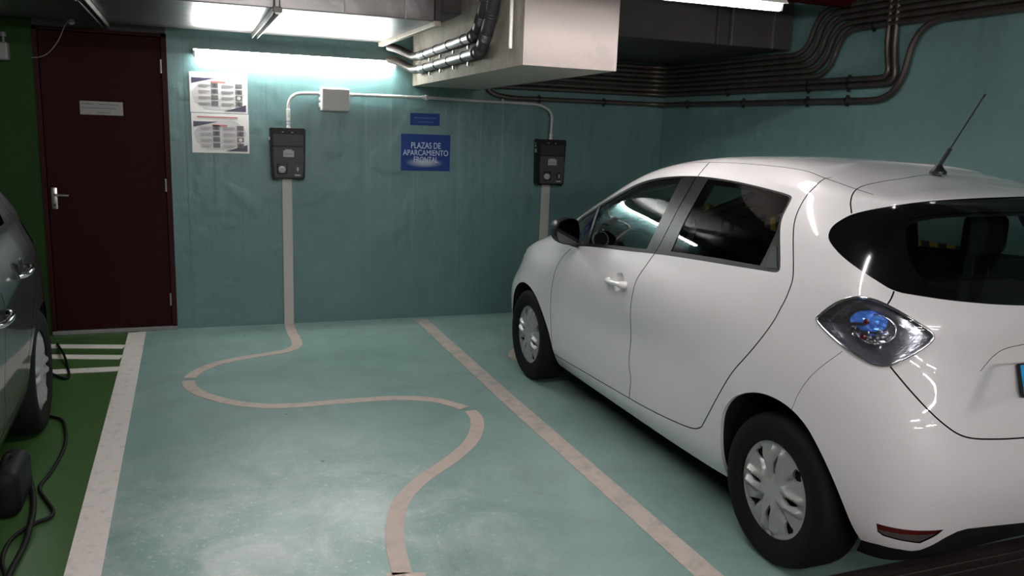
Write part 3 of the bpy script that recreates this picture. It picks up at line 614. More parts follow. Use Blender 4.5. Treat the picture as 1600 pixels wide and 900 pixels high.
# outlines of its panels on the sheet
UV = {
 'dlo': [(9.182, 6.887), (9.521, 7.65), (9.765, 8.556), (9.786, 9.269), (9.545, 9.637), (9.045, 9.743), (8.768, 9.67), (8.385, 9.404), (8.082, 9.317), (7.82, 9.287), (7.573, 9.312), (7.345, 9.374), (7.136, 9.471), (6.929, 9.576), (6.772, 9.585), (6.509, 9.564), (6.198, 9.458), (5.899, 9.338), (5.53, 9.202), (5.436, 9.124), (5.412, 9.024), (5.423, 8.694), (5.442, 8.406), (5.429, 8.178), (5.371, 7.863), (5.293, 7.444), (5.237, 6.971), (5.24, 6.748), (5.293, 6.642), (5.507, 6.669), (5.891, 6.718), (6.258, 6.77), (6.638, 6.81), (7.017, 6.829), (7.556, 6.798), (8.085, 6.846), (8.823, 6.897)],
 'front_pane': [(8.861, 9.478), (8.698, 9.407), (8.345, 9.206), (8.047, 9.14), (7.789, 9.136), (7.546, 9.169), (7.322, 9.241), (7.165, 9.302), (7.125, 8.149), (7.162, 7.498), (7.199, 7.012), (7.362, 7.01), (8.119, 7.045), (8.646, 7.131), (8.693, 7.796)],
 'quarter_pane': [(9.639, 9.061), (9.43, 9.398), (8.943, 9.507), (8.763, 7.845), (8.717, 7.171), (9.061, 7.312), (9.467, 8.287)],
 'rear_pane': [(6.77, 9.419), (6.491, 9.419), (6.182, 9.336), (5.882, 9.23), (5.54, 9.11), (5.461, 9.04), (5.462, 8.749), (5.476, 8.37), (5.468, 8.151), (5.454, 7.946), (5.548, 6.89), (5.724, 6.918), (6.099, 6.977), (6.47, 7.009), (6.795, 7.03), (6.775, 7.628), (6.756, 8.302)],
 'handle_cover': [(5.452, 7.554), (5.373, 7.574), (5.269, 6.863), (5.456, 6.839)],
 'pillar_gap': [(6.953, 9.482), (6.936, 8.603), (6.948, 7.883), (6.992, 7.281), (7.039, 6.827)],
 'roof_gap': [(7.082, 10.788), (7.014, 10.439), (6.971, 10.091), (6.937, 9.577)],
 'door_seam': [(7.027, 6.821), (7.055, 6.642), (7.093, 5.873), (7.155, 5.423), (7.182, 5.096), (7.184, 4.71), (7.203, 4.171), (7.222, 3.733), (7.239, 3.138), (7.253, 2.703), (7.244, 2.258), (7.2, 1.959), (7.196, 1.673), (7.245, 1.103)],
 'sill_seam': [(9.696, 0.782), (9.302, 0.85), (8.781, 0.963), (7.921, 1.0), (7.253, 1.076), (6.862, 1.13), (6.49, 1.241), (6.246, 1.333), (6.121, 1.424), (6.042, 1.58)],
 'rear_door_edge': [(4.686, 10.857), (4.875, 10.669), (5.053, 9.761), (5.183, 8.752), (5.202, 8.297), (5.142, 7.881), (5.048, 7.25), (4.983, 6.363), (5.007, 5.743), (5.081, 5.371), (5.116, 5.162), (5.256, 4.664), (5.438, 4.056), (5.6, 3.559), (5.792, 2.717), (5.965, 1.918), (6.042, 1.58)],
 'front_door_edge': [(9.2, 6.681), (9.406, 5.905), (9.496, 5.169), (9.59, 4.183), (9.646, 3.41), (9.664, 2.755), (9.661, 1.845), (9.696, 0.782)],
 'spoiler_seam': [(3.974, 8.806), (4.05, 9.345), (4.05, 10.004), (3.927, 10.59), (3.723, 11.144), (3.496, 11.721), (2.968, 12.38), (2.776, 12.897)],
 'glass_outer': [(0.186, 10.429), (1.134, 10.12), (1.886, 9.67), (2.566, 9.467), (3.292, 9.18), (3.926, 8.817), (4.198, 8.546), (4.406, 8.299), (4.47, 8.051), (4.411, 7.89), (4.219, 7.694), (3.988, 7.546), (3.674, 7.416), (3.329, 7.304), (2.989, 7.181), (2.434, 7.179), (1.907, 7.133), (1.426, 7.094), (0.714, 7.019)],
 'glass_inner': [(0.295, 8.92), (0.756, 8.912), (1.238, 8.899), (1.716, 8.86), (2.177, 8.807), (2.491, 8.713), (2.577, 8.612), (2.593, 8.22), (2.576, 7.948), (2.492, 7.711), (2.35, 7.551), (2.162, 7.424), (1.737, 7.356), (1.164, 7.317), (0.674, 7.281)],
 'hatch_up': [(2.976, 7.182), (3.146, 6.709)],
 'hatch_low': [(2.995, 4.98), (2.783, 4.766), (2.584, 4.562), (2.392, 4.37), (2.205, 4.189), (2.023, 4.034), (1.874, 3.921), (1.726, 3.853), (1.548, 3.819), (1.143, 3.787), (0.862, 3.776)],
 'grip_line': [(1.423, 5.033), (1.345, 5.162), (1.223, 5.366), (1.064, 5.52), (0.775, 5.586)],
 'tail_light': [(4.448, 5.433), (4.411, 5.514), (4.209, 5.83), (3.997, 6.192), (3.851, 6.44), (3.641, 6.658), (3.401, 6.74), (3.159, 6.701), (2.855, 6.545), (2.553, 6.274), (2.297, 6.024), (2.224, 5.886), (2.22, 5.791), (2.264, 5.667), (2.451, 5.412), (2.72, 5.171), (2.966, 4.998), (3.145, 4.937), (3.337, 4.918), (3.61, 4.97), (3.89, 5.067), (4.17, 5.206), (4.352, 5.323)],
 'bumper_seam': [(3.916, 4.971), (4.215, 4.611), (4.445, 4.246), (4.608, 3.781), (4.688, 3.3)],
 'reflector': [(3.148, 1.474), (1.919, 1.6), (2.029, 1.403), (2.225, 1.192), (2.467, 1.205), (2.765, 1.207), (2.978, 1.203), (3.098, 1.266)],
 'reflector_red': [(3.148, 1.474), (1.919, 1.6), (1.997, 1.448), (2.256, 1.407), (2.731, 1.351), (3.102, 1.301)],
 'bumper_bottom': [(3.455, 0.688), (2.992, 0.853), (2.542, 0.902), (2.279, 0.885), (2.138, 0.938), (2.005, 1.095), (1.823, 1.36), (1.677, 1.503), (1.529, 1.55), (1.298, 1.526), (0.653, 1.425)],
 'rear_arch': [(5.779, 0.434), (5.767, 1.511), (5.741, 2.08), (5.707, 2.377), (5.622, 2.747), (5.493, 3.025), (5.327, 3.229), (5.159, 3.348), (4.989, 3.385), (4.814, 3.362), (4.637, 3.277), (4.45, 3.097), (4.298, 2.838), (4.137, 2.509), (3.973, 2.097), (3.804, 1.605), (3.615, 1.062), (3.369, 0.674)],
 'front_arch': [(11.62, 1.12), (11.334, 2.198), (11.206, 2.861), (11.094, 3.383), (10.883, 3.64), (10.659, 3.678), (10.407, 3.55), (10.183, 3.234), (10.023, 2.798), (9.855, 2.174), (9.723, 1.642), (9.653, 0.851), (9.674, 0.335)],
}

# ================================================================== cars: one smooth sheet per half, cut along the seams of its panels
class Surf:
    """bicubic B-spline through a net of (along, across, up) points; mirrored in y"""
    def __init__(s, T, it=6):
        T = np.array(T, float); P = T.copy()
        for _ in range(it):
            Q = s.pad(P); A = (Q[:-2] + 4 * Q[1:-1] + Q[2:]) / 6; S = (A[:, :-2] + 4 * A[:, 1:-1] + A[:, 2:]) / 6
            Dl = T - S; Dl[0, :, 1] = 0; Dl[-1, :, 1] = 0; Dl[:, -1, 1] = 0; P = P + Dl
        s.Q = s.pad(P); s.nu = len(T) - 1; s.nv = len(T[0]) - 1; s.dents = []
    @staticmethod
    def pad(P):
        K = np.array([1, -1, 1.]); P = np.concatenate([P[1:2] * K, P, P[-2:-1] * K], 0)
        return np.concatenate([2 * P[:, 0:1] - P[:, 1:2], P, P[:, -2:-1] * K], 1)
    def raw(s, u, v):
        u = np.clip(u, 0, s.nu); v = np.clip(v, 0, s.nv)
        i = np.clip(np.floor(u).astype(int), 0, s.nu - 1); j = np.clip(np.floor(v).astype(int), 0, s.nv - 1)
        def bas(t): return np.stack([(1 - t) ** 3 / 6, (3 * t ** 3 - 6 * t * t + 4) / 6, (-3 * t ** 3 + 3 * t * t + 3 * t + 1) / 6, t ** 3 / 6], -1)
        def db(t): return np.stack([-(1 - t) ** 2 / 2, (9 * t * t - 12 * t) / 6, (-9 * t * t + 6 * t + 3) / 6, t * t / 2], -1)
        c = s.Q[(i[:, None] + np.arange(4))[:, :, None], (j[:, None] + np.arange(4))[:, None, :]]
        tu, tv = u - i, v - j
        p = np.einsum('na,nb,nabc->nc', bas(tu), bas(tv), c)
        du = np.einsum('na,nb,nabc->nc', db(tu), bas(tv), c); dv = np.einsum('na,nb,nabc->nc', bas(tu), db(tv), c)
        n = np.cross(dv, du); l = np.linalg.norm(n, axis=1); lim = .02 * np.linalg.norm(du, axis=1) * np.linalg.norm(dv, axis=1) + 1e-9
        n[l < lim] = (0, 0, 1); l[l < lim] = 1
        return p, n / l[:, None], du, dv
    def pos(s, u, v):
        p, n, _, _ = s.raw(u, v)
        d = np.zeros(len(u))
        for f in s.dents: d += f(p, u, v)
        return p - n * d[:, None]
    def ev(s, u, v):
        u = np.asarray(u, float); v = np.asarray(v, float)
        p0, n0, du, dv = s.raw(u, v)
        if not s.dents: return p0, n0
        d = np.zeros(len(u))
        for f in s.dents: d += f(p0, u, v)
        e = .012
        gu = np.zeros(len(u)); gv = np.zeros(len(u))
        for f in s.dents:
            a, _, _, _ = s.raw(u + e, v); b, _, _, _ = s.raw(u - e, v); gu += (f(a, u + e, v) - f(b, u - e, v)) / (np.clip(u + e, 0, s.nu) - np.clip(u - e, 0, s.nu))
            a, _, _, _ = s.raw(u, v + e); b, _, _, _ = s.raw(u, v - e); gv += (f(a, u, v + e) - f(b, u, v - e)) / (np.clip(v + e, 0, s.nv) - np.clip(v - e, 0, s.nv))
        du = du - n0 * gu[:, None]; dv = dv - n0 * gv[:, None]
        n = np.cross(dv, du); l = np.linalg.norm(n, axis=1); bad = (l < 1e-6) | (d == 0); n[bad] = n0[bad]; l[bad] = 1
        return p0 - n0 * d[:, None], n / l[:, None]

def chaikin(P, it=2, closed=True):
    P = [np.array(p, float) for p in P]
    for _ in range(it):
        Q = [] if closed else [P[0]]
        for i in range(len(P) if closed else len(P) - 1):
            a, b = P[i], P[(i + 1) % len(P)]; Q += [.75 * a + .25 * b, .25 * a + .75 * b]
        P = Q if closed else Q + [P[-1]]
    return [tuple(p) for p in P]
def dense(P, step, closed):
    out = []
    for i in range(len(P) if closed else len(P) - 1):
        a, b = np.array(P[i]), np.array(P[(i + 1) % len(P)]); n = max(1, int(np.linalg.norm(b - a) / step))
        out += [tuple(a + (b - a) * k / n) for k in range(n)]
    return out if closed else out + [tuple(P[-1])]
def stroke(S, P, w):
    """a band w metres wide along a (u,v) line, as a closed polygon"""
    P = dense(P, .06, False); A = np.array(P); _, n, du, dv = S.raw(A[:, 0], A[:, 1]); L = []; R = []
    for i in range(len(P)):
        d = A[min(i + 1, len(P) - 1)] - A[max(i - 1, 0)]; t = du[i] * d[0] + dv[i] * d[1]; b = np.cross(n[i], t); b /= np.linalg.norm(b) + 1e-12
        J = np.stack([du[i], dv[i]], 1); o, *_ = np.linalg.lstsq(J, b * w / 2, rcond=None)
        L.append(tuple(A[i] + o)); R.append(tuple(A[i] - o))
    return L + R[::-1]
def inside(P, Q):
    x, y = Q[:, 0], Q[:, 1]; r = np.zeros(len(Q), bool); P = np.array(P); j = len(P) - 1
    for i in range(len(P)):
        a, b = P[i], P[j]
        if a[1] != b[1]:
            c = ((a[1] > y) != (b[1] > y)) & (x < (b[0] - a[0]) * (y - a[1]) / (b[1] - a[1]) + a[0]); r ^= c
        j = i
    return r
def cut_sheet(S, regions, step, fine):
    """triangulate the (u,v) sheet with every region outline as an edge; returns uv, tris, class index per tri"""
    us = np.linspace(0, S.nu, int(round(S.nu / step)) + 1); vs = np.linspace(0, S.nv, int(round(S.nv / step)) + 1)
    G = [(a, b) for a in us for b in vs]
    for (u0, u1, v0, v1, d) in fine:
        G += [(a, b) for a in np.arange(u0, u1, d) for b in np.arange(v0, v1, d)]
    G = np.array(G); pts = []; edges = []; clear = []
    for nm, poly, stp in regions:
        P = dense(poly, stp, True); k = len(pts); pts += P; edges += [(k + i, k + (i + 1) % len(P)) for i in range(len(P))]
    B = np.array(pts)
    keep = np.ones(len(G), bool)                                 # drop grid points that crowd the outlines
    cell = .025; H = {}
    for p in B: H.setdefault((int(p[0] // cell), int(p[1] // cell)), []).append(p)
    for i, g_ in enumerate(G):
        a, b = int(g_[0] // cell), int(g_[1] // cell)
        if g_[0] in (0, S.nu) or g_[1] in (0, S.nv): continue
        for di in (-1, 0, 1):
            for dj in (-1, 0, 1):
                for p in H.get((a + di, b + dj), ()):
                    if (p[0] - g_[0]) ** 2 + (p[1] - g_[1]) ** 2 < 3e-4: keep[i] = False
    A = np.concatenate([B, G[keep]])
    r = delaunay_2d_cdt([Vector((float(a), float(b))) for a, b in A], edges, [], 0, 1e-6)
    uv = np.array([tuple(v) for v in r[0]]); tri = np.array([f for f in r[2] if len(f) == 3])
    cen = uv[tri].mean(1)
    ok = (cen[:, 0] > 0) & (cen[:, 0] < S.nu) & (cen[:, 1] > 0) & (cen[:, 1] < S.nv); tri = tri[ok]; cen = cen[ok]
    cls = np.full(len(tri), -1)
    for i, (nm, poly, stp) in enumerate(regions):
        m = (cls < 0) & inside(poly, cen); cls[m] = i
    return uv, tri, cls
def sheet_part(name, S, uv, tri, m, parent, sides=(1, -1), off=0., depth=.008, both=False, shift=None, bulge=None):
    """a panel from its triangles: smooth skin with the sheet's own normals and a folded-in edge"""
    ids, inv = np.unique(tri, return_inverse=True); T = inv.reshape(tri.shape); U = uv[ids]
    Pp, Nn = S.ev(U[:, 0], U[:, 1])
    o_ = off if bulge is None else off + bulge(U)
    Pp = Pp + Nn * (np.asarray(o_)[:, None] if np.ndim(o_) else o_)
    cnt = {}
    for t in T:
        for a, b in ((t[0], t[1]), (t[1], t[2]), (t[2], t[0])): cnt.setdefault((min(a, b), max(a, b)), []).append((a, b))
    rim = [e[0] for e in cnt.values() if len(e) == 1]
    def mid(a, b):
        p = (U[a] + U[b]) / 2; return (U[a][0] < 1e-6 and U[b][0] < 1e-6) or (U[a][0] > S.nu - 1e-6 and U[b][0] > S.nu - 1e-6) or (U[a][1] > S.nv - 1e-6 and U[b][1] > S.nv - 1e-6)
    rim = [e for e in rim if not mid(*e)]
    outs = []
    def one(sg):
        V = Pp.copy(); N = Nn.copy(); V[:, 1] *= sg; N[:, 1] *= sg
        F = T if sg > 0 else T[:, ::-1]
        e1 = Pp[T[:, 1]] - Pp[T[:, 0]]; e2 = Pp[T[:, 2]] - Pp[T[:, 0]]
        if (np.cross(e1, e2) * Nn[T[:, 0]]).sum() < 0: F = F[:, ::-1]
        vs = [tuple(p) for p in V]; ns = [tuple(n) for n in N]; fs = [tuple(int(q) for q in f) for f in F]
        if depth:
            for a, b in rim:
                k = len(vs); A, B = V[a], V[b]; n = np.cross(B - A, N[a]); n = n / (np.linalg.norm(n) + 1e-12)
                vs += [tuple(A), tuple(B), tuple(B - N[b] * depth), tuple(A - N[a] * depth)]; ns += [tuple(n)] * 4; fs.append((k, k + 1, k + 2, k + 3))
        return vs, ns, fs
    packs = [[one(1), one(-1)]] if both else [[one(sg)] for sg in sides]
    for pk in packs:
        vs, ns, fs = [], [], []
        for a, b, c in pk:
            k = len(vs); vs += a; ns += b; fs += [tuple(q + k for q in f) for f in c]
        me = bpy.data.meshes.new(name); me.from_pydata(vs, [], fs); me.materials.append(M[m] if isinstance(m, str) else m)
        me.polygons.foreach_set('use_smooth', [True] * len(fs))
        me.normals_split_custom_set_from_vertices([Vector(n).normalized() for n in ns])
        o = bpy.data.objects.new(name, me); C.objects.link(o); o.parent = parent; outs.append(o)
    return outs

def wheel_cover_mesh():
    R = .203; polys = []
    def pol(r, a): return (r * math.cos(a), r * math.sin(a))
    for k in range(4):
        a = k * PI / 2
        lens = [(.062, 0), (.085, .010), (.105, .0145), (.125, .012), (.150, 0), (.125, -.008), (.105, -.010), (.085, -.007)]
        polys.append([(r * math.cos(a) - w_ * math.sin(a), r * math.sin(a) + w_ * math.cos(a)) for r, w_ in lens])
        d = a + PI / 4
        trg = [(.118, 0), (.150, .022), (.176, .034), (.178, .0), (.174, -.026), (.150, -.016)]
        polys.append([(r * math.cos(d) - w_ * math.sin(d), r * math.sin(d) + w_ * math.cos(d)) for r, w_ in trg])
    polys = [dense(chaikin(p_, 2), .006, True) for p_ in polys]
    pts = []; ed = []
    for P in polys:
        k = len(pts); pts += P; ed += [(k + i, k + (i + 1) % len(P)) for i in range(len(P))]
    k = len(pts); n = 96; pts += [pol(R, 2 * PI * i / n) for i in range(n)]; ed += [(k + i, k + (i + 1) % n) for i in range(n)]
    for i in range(1, 24):
        r = R * i / 24; c = max(12, int(2 * PI * r / .0085)); pts += [pol(r, 2 * PI * (q + .5 * (i % 2)) / c) for q in range(c)]
    pts.append((0, 0))
    r = delaunay_2d_cdt([Vector(p) for p in pts], ed, [], 0, 1e-6)
    V = np.array([tuple(v) for v in r[0]]); F = np.array([f for f in r[2] if len(f) == 3]); cen = V[F].mean(1)
    hole = np.zeros(len(F), bool)
    for P in polys: hole |= inside(P, cen)
    hole |= np.hypot(cen[:, 0], cen[:, 1]) > R; F = F[~hole]
    rr = np.hypot(V[:, 0], V[:, 1]); th = np.arctan2(V[:, 1], V[:, 0])
    h = .020 * (1 - (rr / R) ** 2)
    dd = np.abs(((th - PI / 4 + PI / 4) % (PI / 2)) - PI / 4) * rr            # distance to the nearest diagonal
    dc = np.abs((th + PI / 4) % (PI / 2) - PI / 4) * rr                       # distance to the nearest slit axis
    env = np.clip((rr - .045) / .06, 0, 1) * np.clip((R - .012 - rr) / .03, 0, 1)
    h -= env * .022 * np.exp(-(dd / .010) ** 2)
    h += env * .020 * np.exp(-((dc - .026) / .014) ** 2)
    h -= env * .004 * np.exp(-(dc / .016) ** 2)
    h += .006 * np.exp(-((rr - R + .006) / .006) ** 2)
    rim = {}
    for f in F:
        for a, b in ((f[0], f[1]), (f[1], f[2]), (f[2], f[0])): rim.setdefault((min(a, b), max(a, b)), []).append((a, b))
    vs = [(float(x), float(z), float(q)) for (x, z), q in zip(V, h)]; fs = [tuple(int(q) for q in f) for f in F]
    for e in rim.values():
        if len(e) == 1:
            a, b = e[0]; k = len(vs); A, B = vs[a], vs[b]; vs += [A, B, (B[0], B[1], B[2] - .012), (A[0], A[1], A[2] - .012)]; fs.append((k, k + 1, k + 2, k + 3))
    return vs, fs
WC = wheel_cover_mesh()
def make_wheel(parent, s, y, R=.3105, rot=0., sg=1):
    """outer face at y*sg; sub-parts under the tyre"""
    w_ = .195; r0 = .198; k = R / .3105
    pr = [(r0, 0.), (r0 + .012, .004), (.235, .012), (.262, .013), (.285, .008), (.300, -.006), (.3075, -.024), (.3105, -.05), (.3105, -w_ + .05), (.3075, -w_ + .024), (.295, -w_ + .004), (.262, -w_ - .006), (r0, -w_ + .01), (r0 - .01, -w_ * .5)]
    pr = [(a * k, b) for a, b in pr]
    t = MB().lathe(pr, (0, 0, 0), (0, sg, 0), 'rubber', 72, True)
    for a in (.25, .5, .75):
        t.lathe([(R + .0005, -w_ * a - .004), (R + .0005, -w_ * a + .004)], (0, 0, 0), (0, sg, 0), 'rim_d', 72)
    t = t.build('tyre', parent, True, 50); t.location = (s, y * sg, R)
    MB().lathe([(0, -.03), (r0 * k, -.03), (r0 * k + .001, 0), (r0 * k + .001, -.10), (0, -.10)], (0, 0, 0), (0, sg, 0), 'rim_d', 48).build('rim', t, True)
    vs = [(x * k * math.cos(rot) - z * k * math.sin(rot), (h - .016) * sg, x * k * math.sin(rot) + z * k * math.cos(rot)) for x, z, h in WC[0]]
    o = MB().add(vs, WC[1], 'cover').build('wheel_cover', t, True, 40)
    return t

def box_soft(mb, a, b, m, bev): return mb.box(a, b, m, bev, 4)

def build_car(spec):
    root = spec['root']; S = Surf(spec['net']); S.dents = spec.get('dents', []); uvd = spec['uv']; paint = spec['paint']
    reg = []
    def R_(nm, poly, st=.08): reg.append((nm, poly, st))
    def L_(nm): return [tuple(p) for p in uvd[nm]]
    def gap(P, w_=.0055): R_('gap', stroke(S, P, w_), .07)
    # wheel arches
    ra = L_('rear_arch'); fa = L_('front_arch')
    rear_arch = [(ra[0][0], -.3)] + chaikin(ra, 2, False) + [(ra[-1][0], -.3)]
    fpts = [(11.72, -.3), (11.70, .3), (11.66, .75)] + fa + [(9.68, -.3)]
    front_arch = fpts[:1] + chaikin(fpts[1:-1], 2, False) + fpts[-1:]
    R_('arch', rear_arch, .06); R_('arch', front_arch, .06)
    full = spec['full']
    tl = chaikin(L_('tail_light'), 2)
    if full: R_('reflector_red', L_('reflector_red'), .05); R_('reflector', L_('reflector'), .05)
    R_('tail_light', tl, .05)
    gi = [(-.3, 7.25)] + [(0, 7.25)] + chaikin(L_('glass_inner')[::-1], 2, False) + [(0, 8.93), (-.3, 8.93)]
    go = [(-.3, 10.21)] + [(0, 10.21)] + chaikin(L_('glass_outer'), 2, False) + [(0, 6.98), (-.3, 6.98)]
    R_('hatch_pane', gi); R_('hatch_border', go)
    dlo = chaikin(L_('dlo'), 2)
    R_('front_pane', L_('front_pane'), .05); R_('quarter_pane', L_('quarter_pane'), .05); R_('rear_pane', L_('rear_pane'), .05)
    gap(L_('pillar_gap'), .007)
    if full: R_('handle_cover', L_('handle_cover'), .05)
    R_('window_trim', dlo, .06)
    ws = [(10.72, 13.3), (10.72, 12.4), (10.65, 11.7), (10.4, 11.2), (9.75, 11.1), (9.1, 11.1), (8.5, 11.25), (8.28, 11.7), (8.2, 12.3), (8.2, 13.3)]
    R_('windscreen', ws[:1] + chaikin(ws[1:-1], 2, False) + ws[-1:])
    hl = chaikin([(11.25, 5.7), (12.1, 6.2), (13.1, 6.0), (13.75, 5.0), (13.6, 4.2), (12.9, 4.1), (12.1, 4.6)], 2); R_('headlight', hl)
    # panel gaps
    fde = chaikin(L_('front_door_edge'), 2, False); sill = chaikin(L_('sill_seam'), 2, False); ds = chaikin(L_('door_seam'), 2, False)
    rde = chaikin(L_('rear_door_edge'), 2, False); rg = L_('roof_gap'); pg = L_('pillar_gap')
    sp_ = chaikin(L_('spoiler_seam'), 2, False); sp_ = sp_ + [(2.25, 13.2)]
    hlow = [(-.2, 3.76), (.4, 3.765)] + chaikin(L_('hatch_low')[::-1], 2, False); hup = L_('hatch_up')
    ditch = [(9.0, 10.55), (8.3, 10.62), (7.8, 10.70), (7.085, 10.78), (6.2, 10.80), (5.4, 10.78), (4.64, 10.70), (4.1, 10.55), (3.5, 10.35)]
    for P in (fde, sill, ds, rde, sp_, hlow, hup, rg): gap(P)
    gap(chaikin(ditch, 2, False), .004)
    gap(chaikin(L_('bumper_seam'), 2, False), .002)
    if full: gap(chaikin(L_('grip_line'), 2, False), .0022)
    gap(chaikin([(11.3, 13.2), (11.2, 12), (11.0, 10.5), (10.9, 9.4), (11.2, 8.2), (12.0, 7.3), (13.0, 6.9), (14, 6.5), (15.1, 6.4)], 2, False))
    bb = L_('bumper_bottom')
    diff = [(-.3, -.3), (-.3, 1.43)] + bb[::-1] + [(bb[0][0], -.3)]
    R_('diffuser', diff, .05)
    # panels
    R_('tailgate', [(-.3, 13.3)] + [(-.3, 3.76)] + hlow[1:] + [(3.2, 5.8)] + hup[::-1] + [(3.5, 8.0)] + sp_ + [(2.25, 13.3)])
    bs = L_('bumper_seam')
    R_('rear_bumper', [(-.3, 3.76)] + hlow[1:] + [(3.3, 5.2)] + bs + [(4.6, 2.6), (3.6, .6), (3.25, -.3), (-.3, -.3)])
    top = [p_ for p_ in ditch if p_[0] >= 7.0]; rear_t = [p_ for p_ in ditch if 4.6 <= p_[0] < 7.05]
    R_('front_door', fde + [p_ for p_ in sill if p_[0] > spec['seam_u']] + ds[::-1] + pg[::-1] + rg[::-1] + top[::-1] + [(9.55, 10.2), (9.9, 9.5)])
    R_('rear_door', ds + [p_ for p_ in sill if p_[0] < spec['seam_u']] + rde[::-1] + rear_t[::-1] + rg + pg)
    fine = [(2.1, 4.5, 4.85, 6.8, .05), (7.25, 7.85, 4.4, 5.4, .03), (0, 1.8, 3.9, 5.5, .05)] if full else []
    uv, tri, cls = cut_sheet(S, reg, spec['step'], fine)
    nm = [r[0] for r in reg]
    def sel(*names): return tri[np.isin(cls, [i for i, n in enumerate(nm) if n in names])]
    rest = tri[cls < 0]
    made = {}
    def part(name, t_, m, **k):
        if len(t_): made.setdefault(name, []).extend(sheet_part(name, S, uv, t_, m, k.pop('parent', root), **k)); return made[name]
    part('body_shell', rest, paint, both=True)
    part('tailgate', sel('tailgate'), paint, both=True)
    part('rear_bumper', sel('rear_bumper'), paint, both=True)
    part('rear_diffuser', sel('diffuser'), 'rim_d', both=True)
    fd = part('front_door', sel('front_door'), paint); rd = part('rear_door', sel('rear_door'), paint)
    part('windscreen', sel('windscreen'), 'glass_f', both=True, off=-.004)
    hb = part('rear_window', sel('hatch_pane'), 'glass_h', both=True, off=-.003, depth=0)[0]
    sheet_part('window_border', S, uv, sel('hatch_border'), 'frit', hb, both=True, off=-.003)
    for i, sg in enumerate((1, -1)):
        d = fd[i]; e = rd[i]
        cu = uv[tri].mean(1)[:, 0]
        tm = sel('window_trim'); um = uv[tm].mean(1)[:, 0]
        sheet_part('window_trim', S, uv, tm[um > 6.95], 'trim', d, (sg,), off=-.001)
        sheet_part('window_trim', S, uv, tm[um <= 6.95], 'trim', e, (sg,), off=-.001)
        sheet_part('window_pane', S, uv, sel('front_pane'), spec['glass'][0], d, (sg,), off=-.004, depth=0)
        sheet_part('quarter_pane', S, uv, sel('quarter_pane'), spec['glass'][0], d, (sg,), off=-.004, depth=0)
        sheet_part('window_pane', S, uv, sel('rear_pane'), spec['glass'][1], e, (sg,), off=-.004, depth=0)
        if full: sheet_part('handle_cover', S, uv, sel('handle_cover'), 'black', e, (sg,), off=.001)
        hls = sheet_part('headlight', S, uv, sel('headlight'), 'lens', root, (sg,), off=.001)[0]
        sheet_part('lamp_housing', S, uv, sel('headlight'), 'smoke', hls, (sg,), off=-.03, depth=0)
    # tail lamps: chrome bowl, crystals and a clear bulging cover
    TLp = np.array(tl)
    Pb, Nb = S.ev(TLp[:, 0], TLp[:, 1]); ctr = Pb.mean(0)
    def fall(U):
        P_, _ = S.ev(U[:, 0], U[:, 1]); d = np.min(np.linalg.norm(P_[:, None, :] - Pb[None, :, :], axis=2), axis=1)
        return np.clip(d / .045, 0, 1)
    for sg in (1, -1):
        if not full:
            sheet_part('tail_light', S, uv, sel('tail_light'), 'redlens', root, (sg,), off=.004); continue
        cov = sheet_part('tail_light', S, uv, sel('tail_light'), 'lens', root, (sg,), off=.003, depth=.012, bulge=lambda U: .012 * np.sqrt(fall(U)))[0]
        cov['label'] = 'clear tail lamp with blue reflector'
        sheet_part('lamp_housing', S, uv, sel('tail_light'), 'smoke', cov, (sg,), off=-.004, depth=0, bulge=lambda U: -.030 * smooth01(fall(U) / .35) - .044 * smooth01((fall(U) - .45) / .4))
        ring = [(p_ + n_ * .004) * (1, sg, 1) for p_, n_ in zip(Pb, Nb)]
        MB().tube(ring + ring[:1], .0055, 'chrome', 8, False).build('chrome_surround', cov, True, 80)
        MB().tube([(p_ + n_ * .0) * (1, sg, 1) for p_, n_ in zip(Pb + (Pb - ctr) * .012, Nb)] + [(Pb[0] + (Pb[0] - ctr) * .012) * (1, sg, 1)], .0045, 'black', 8, False).build('lamp_seal', cov, True, 80)
        ax = Vector((-.70, .68 * sg, .22)).normalized(); tx = Vector((0, 0, 1)).cross(ax).normalized(); ty = ax.cross(tx)
        c0 = Vector((ctr[0], ctr[1] * sg, ctr[2]))
        def crystal(name, du, dv, dd, rad, m, seed, squash=1.):
            rnd = random.Random(seed); pts_ = [(0., 0.)]
            for r_, n_ in ((.25, 6), (.48, 11), (.7, 16), (.88, 20), (1., 24)):
                pts_ += [(r_ * math.cos(2 * PI * (q + .5 * (n_ % 2)) / n_), r_ * math.sin(2 * PI * (q + .5 * (n_ % 2)) / n_)) for q in range(n_)]
            r = delaunay_2d_cdt([Vector(p_) for p_ in pts_], [], [], 0, 1e-6)
            vs = [c0 + tx * (du * sg + v[0] * rad) + ty * (dv + v[1] * rad * squash) + ax * (dd + rad * .42 * (1 - v[0] ** 2 - v[1] ** 2) + rnd.uniform(-.007, .007)) for v in r[0]]
            return MB().add(vs, [list(f) for f in r[2]], m).build(name, cov)
        crystal('blue_reflector', -.020, .028, -.050, .064, 'crystal', 3, .62)
        crystal('clear_reflector', .014, -.022, -.050, .050, 'chrome', 5, .62)
        crystal('clear_reflector', -.050, -.006, -.050, .030, 'chrome', 9, 1.)
        ringp = [c0 + tx * ((.002 + .066 * math.cos(2 * PI * q / 40)) * sg) + ty * (.002 + .052 * math.sin(2 * PI * q / 40)) - ax * .040 for q in range(41)]
        MB().tube(ringp, .0035, 'chrome', 8, False).build('reflector_ring', cov, True, 80)
        for du, dv in ((.030, .026), (.034, -.030)):
            MB().lathe([(0, .014), (.008, .011), (.012, 0.), (.008, -.012), (0, -.014)], c0 + tx * (-du * -1 * -sg) + ty * dv - ax * .020, ax, 'redlens', 16).build('bulb', cov, True)
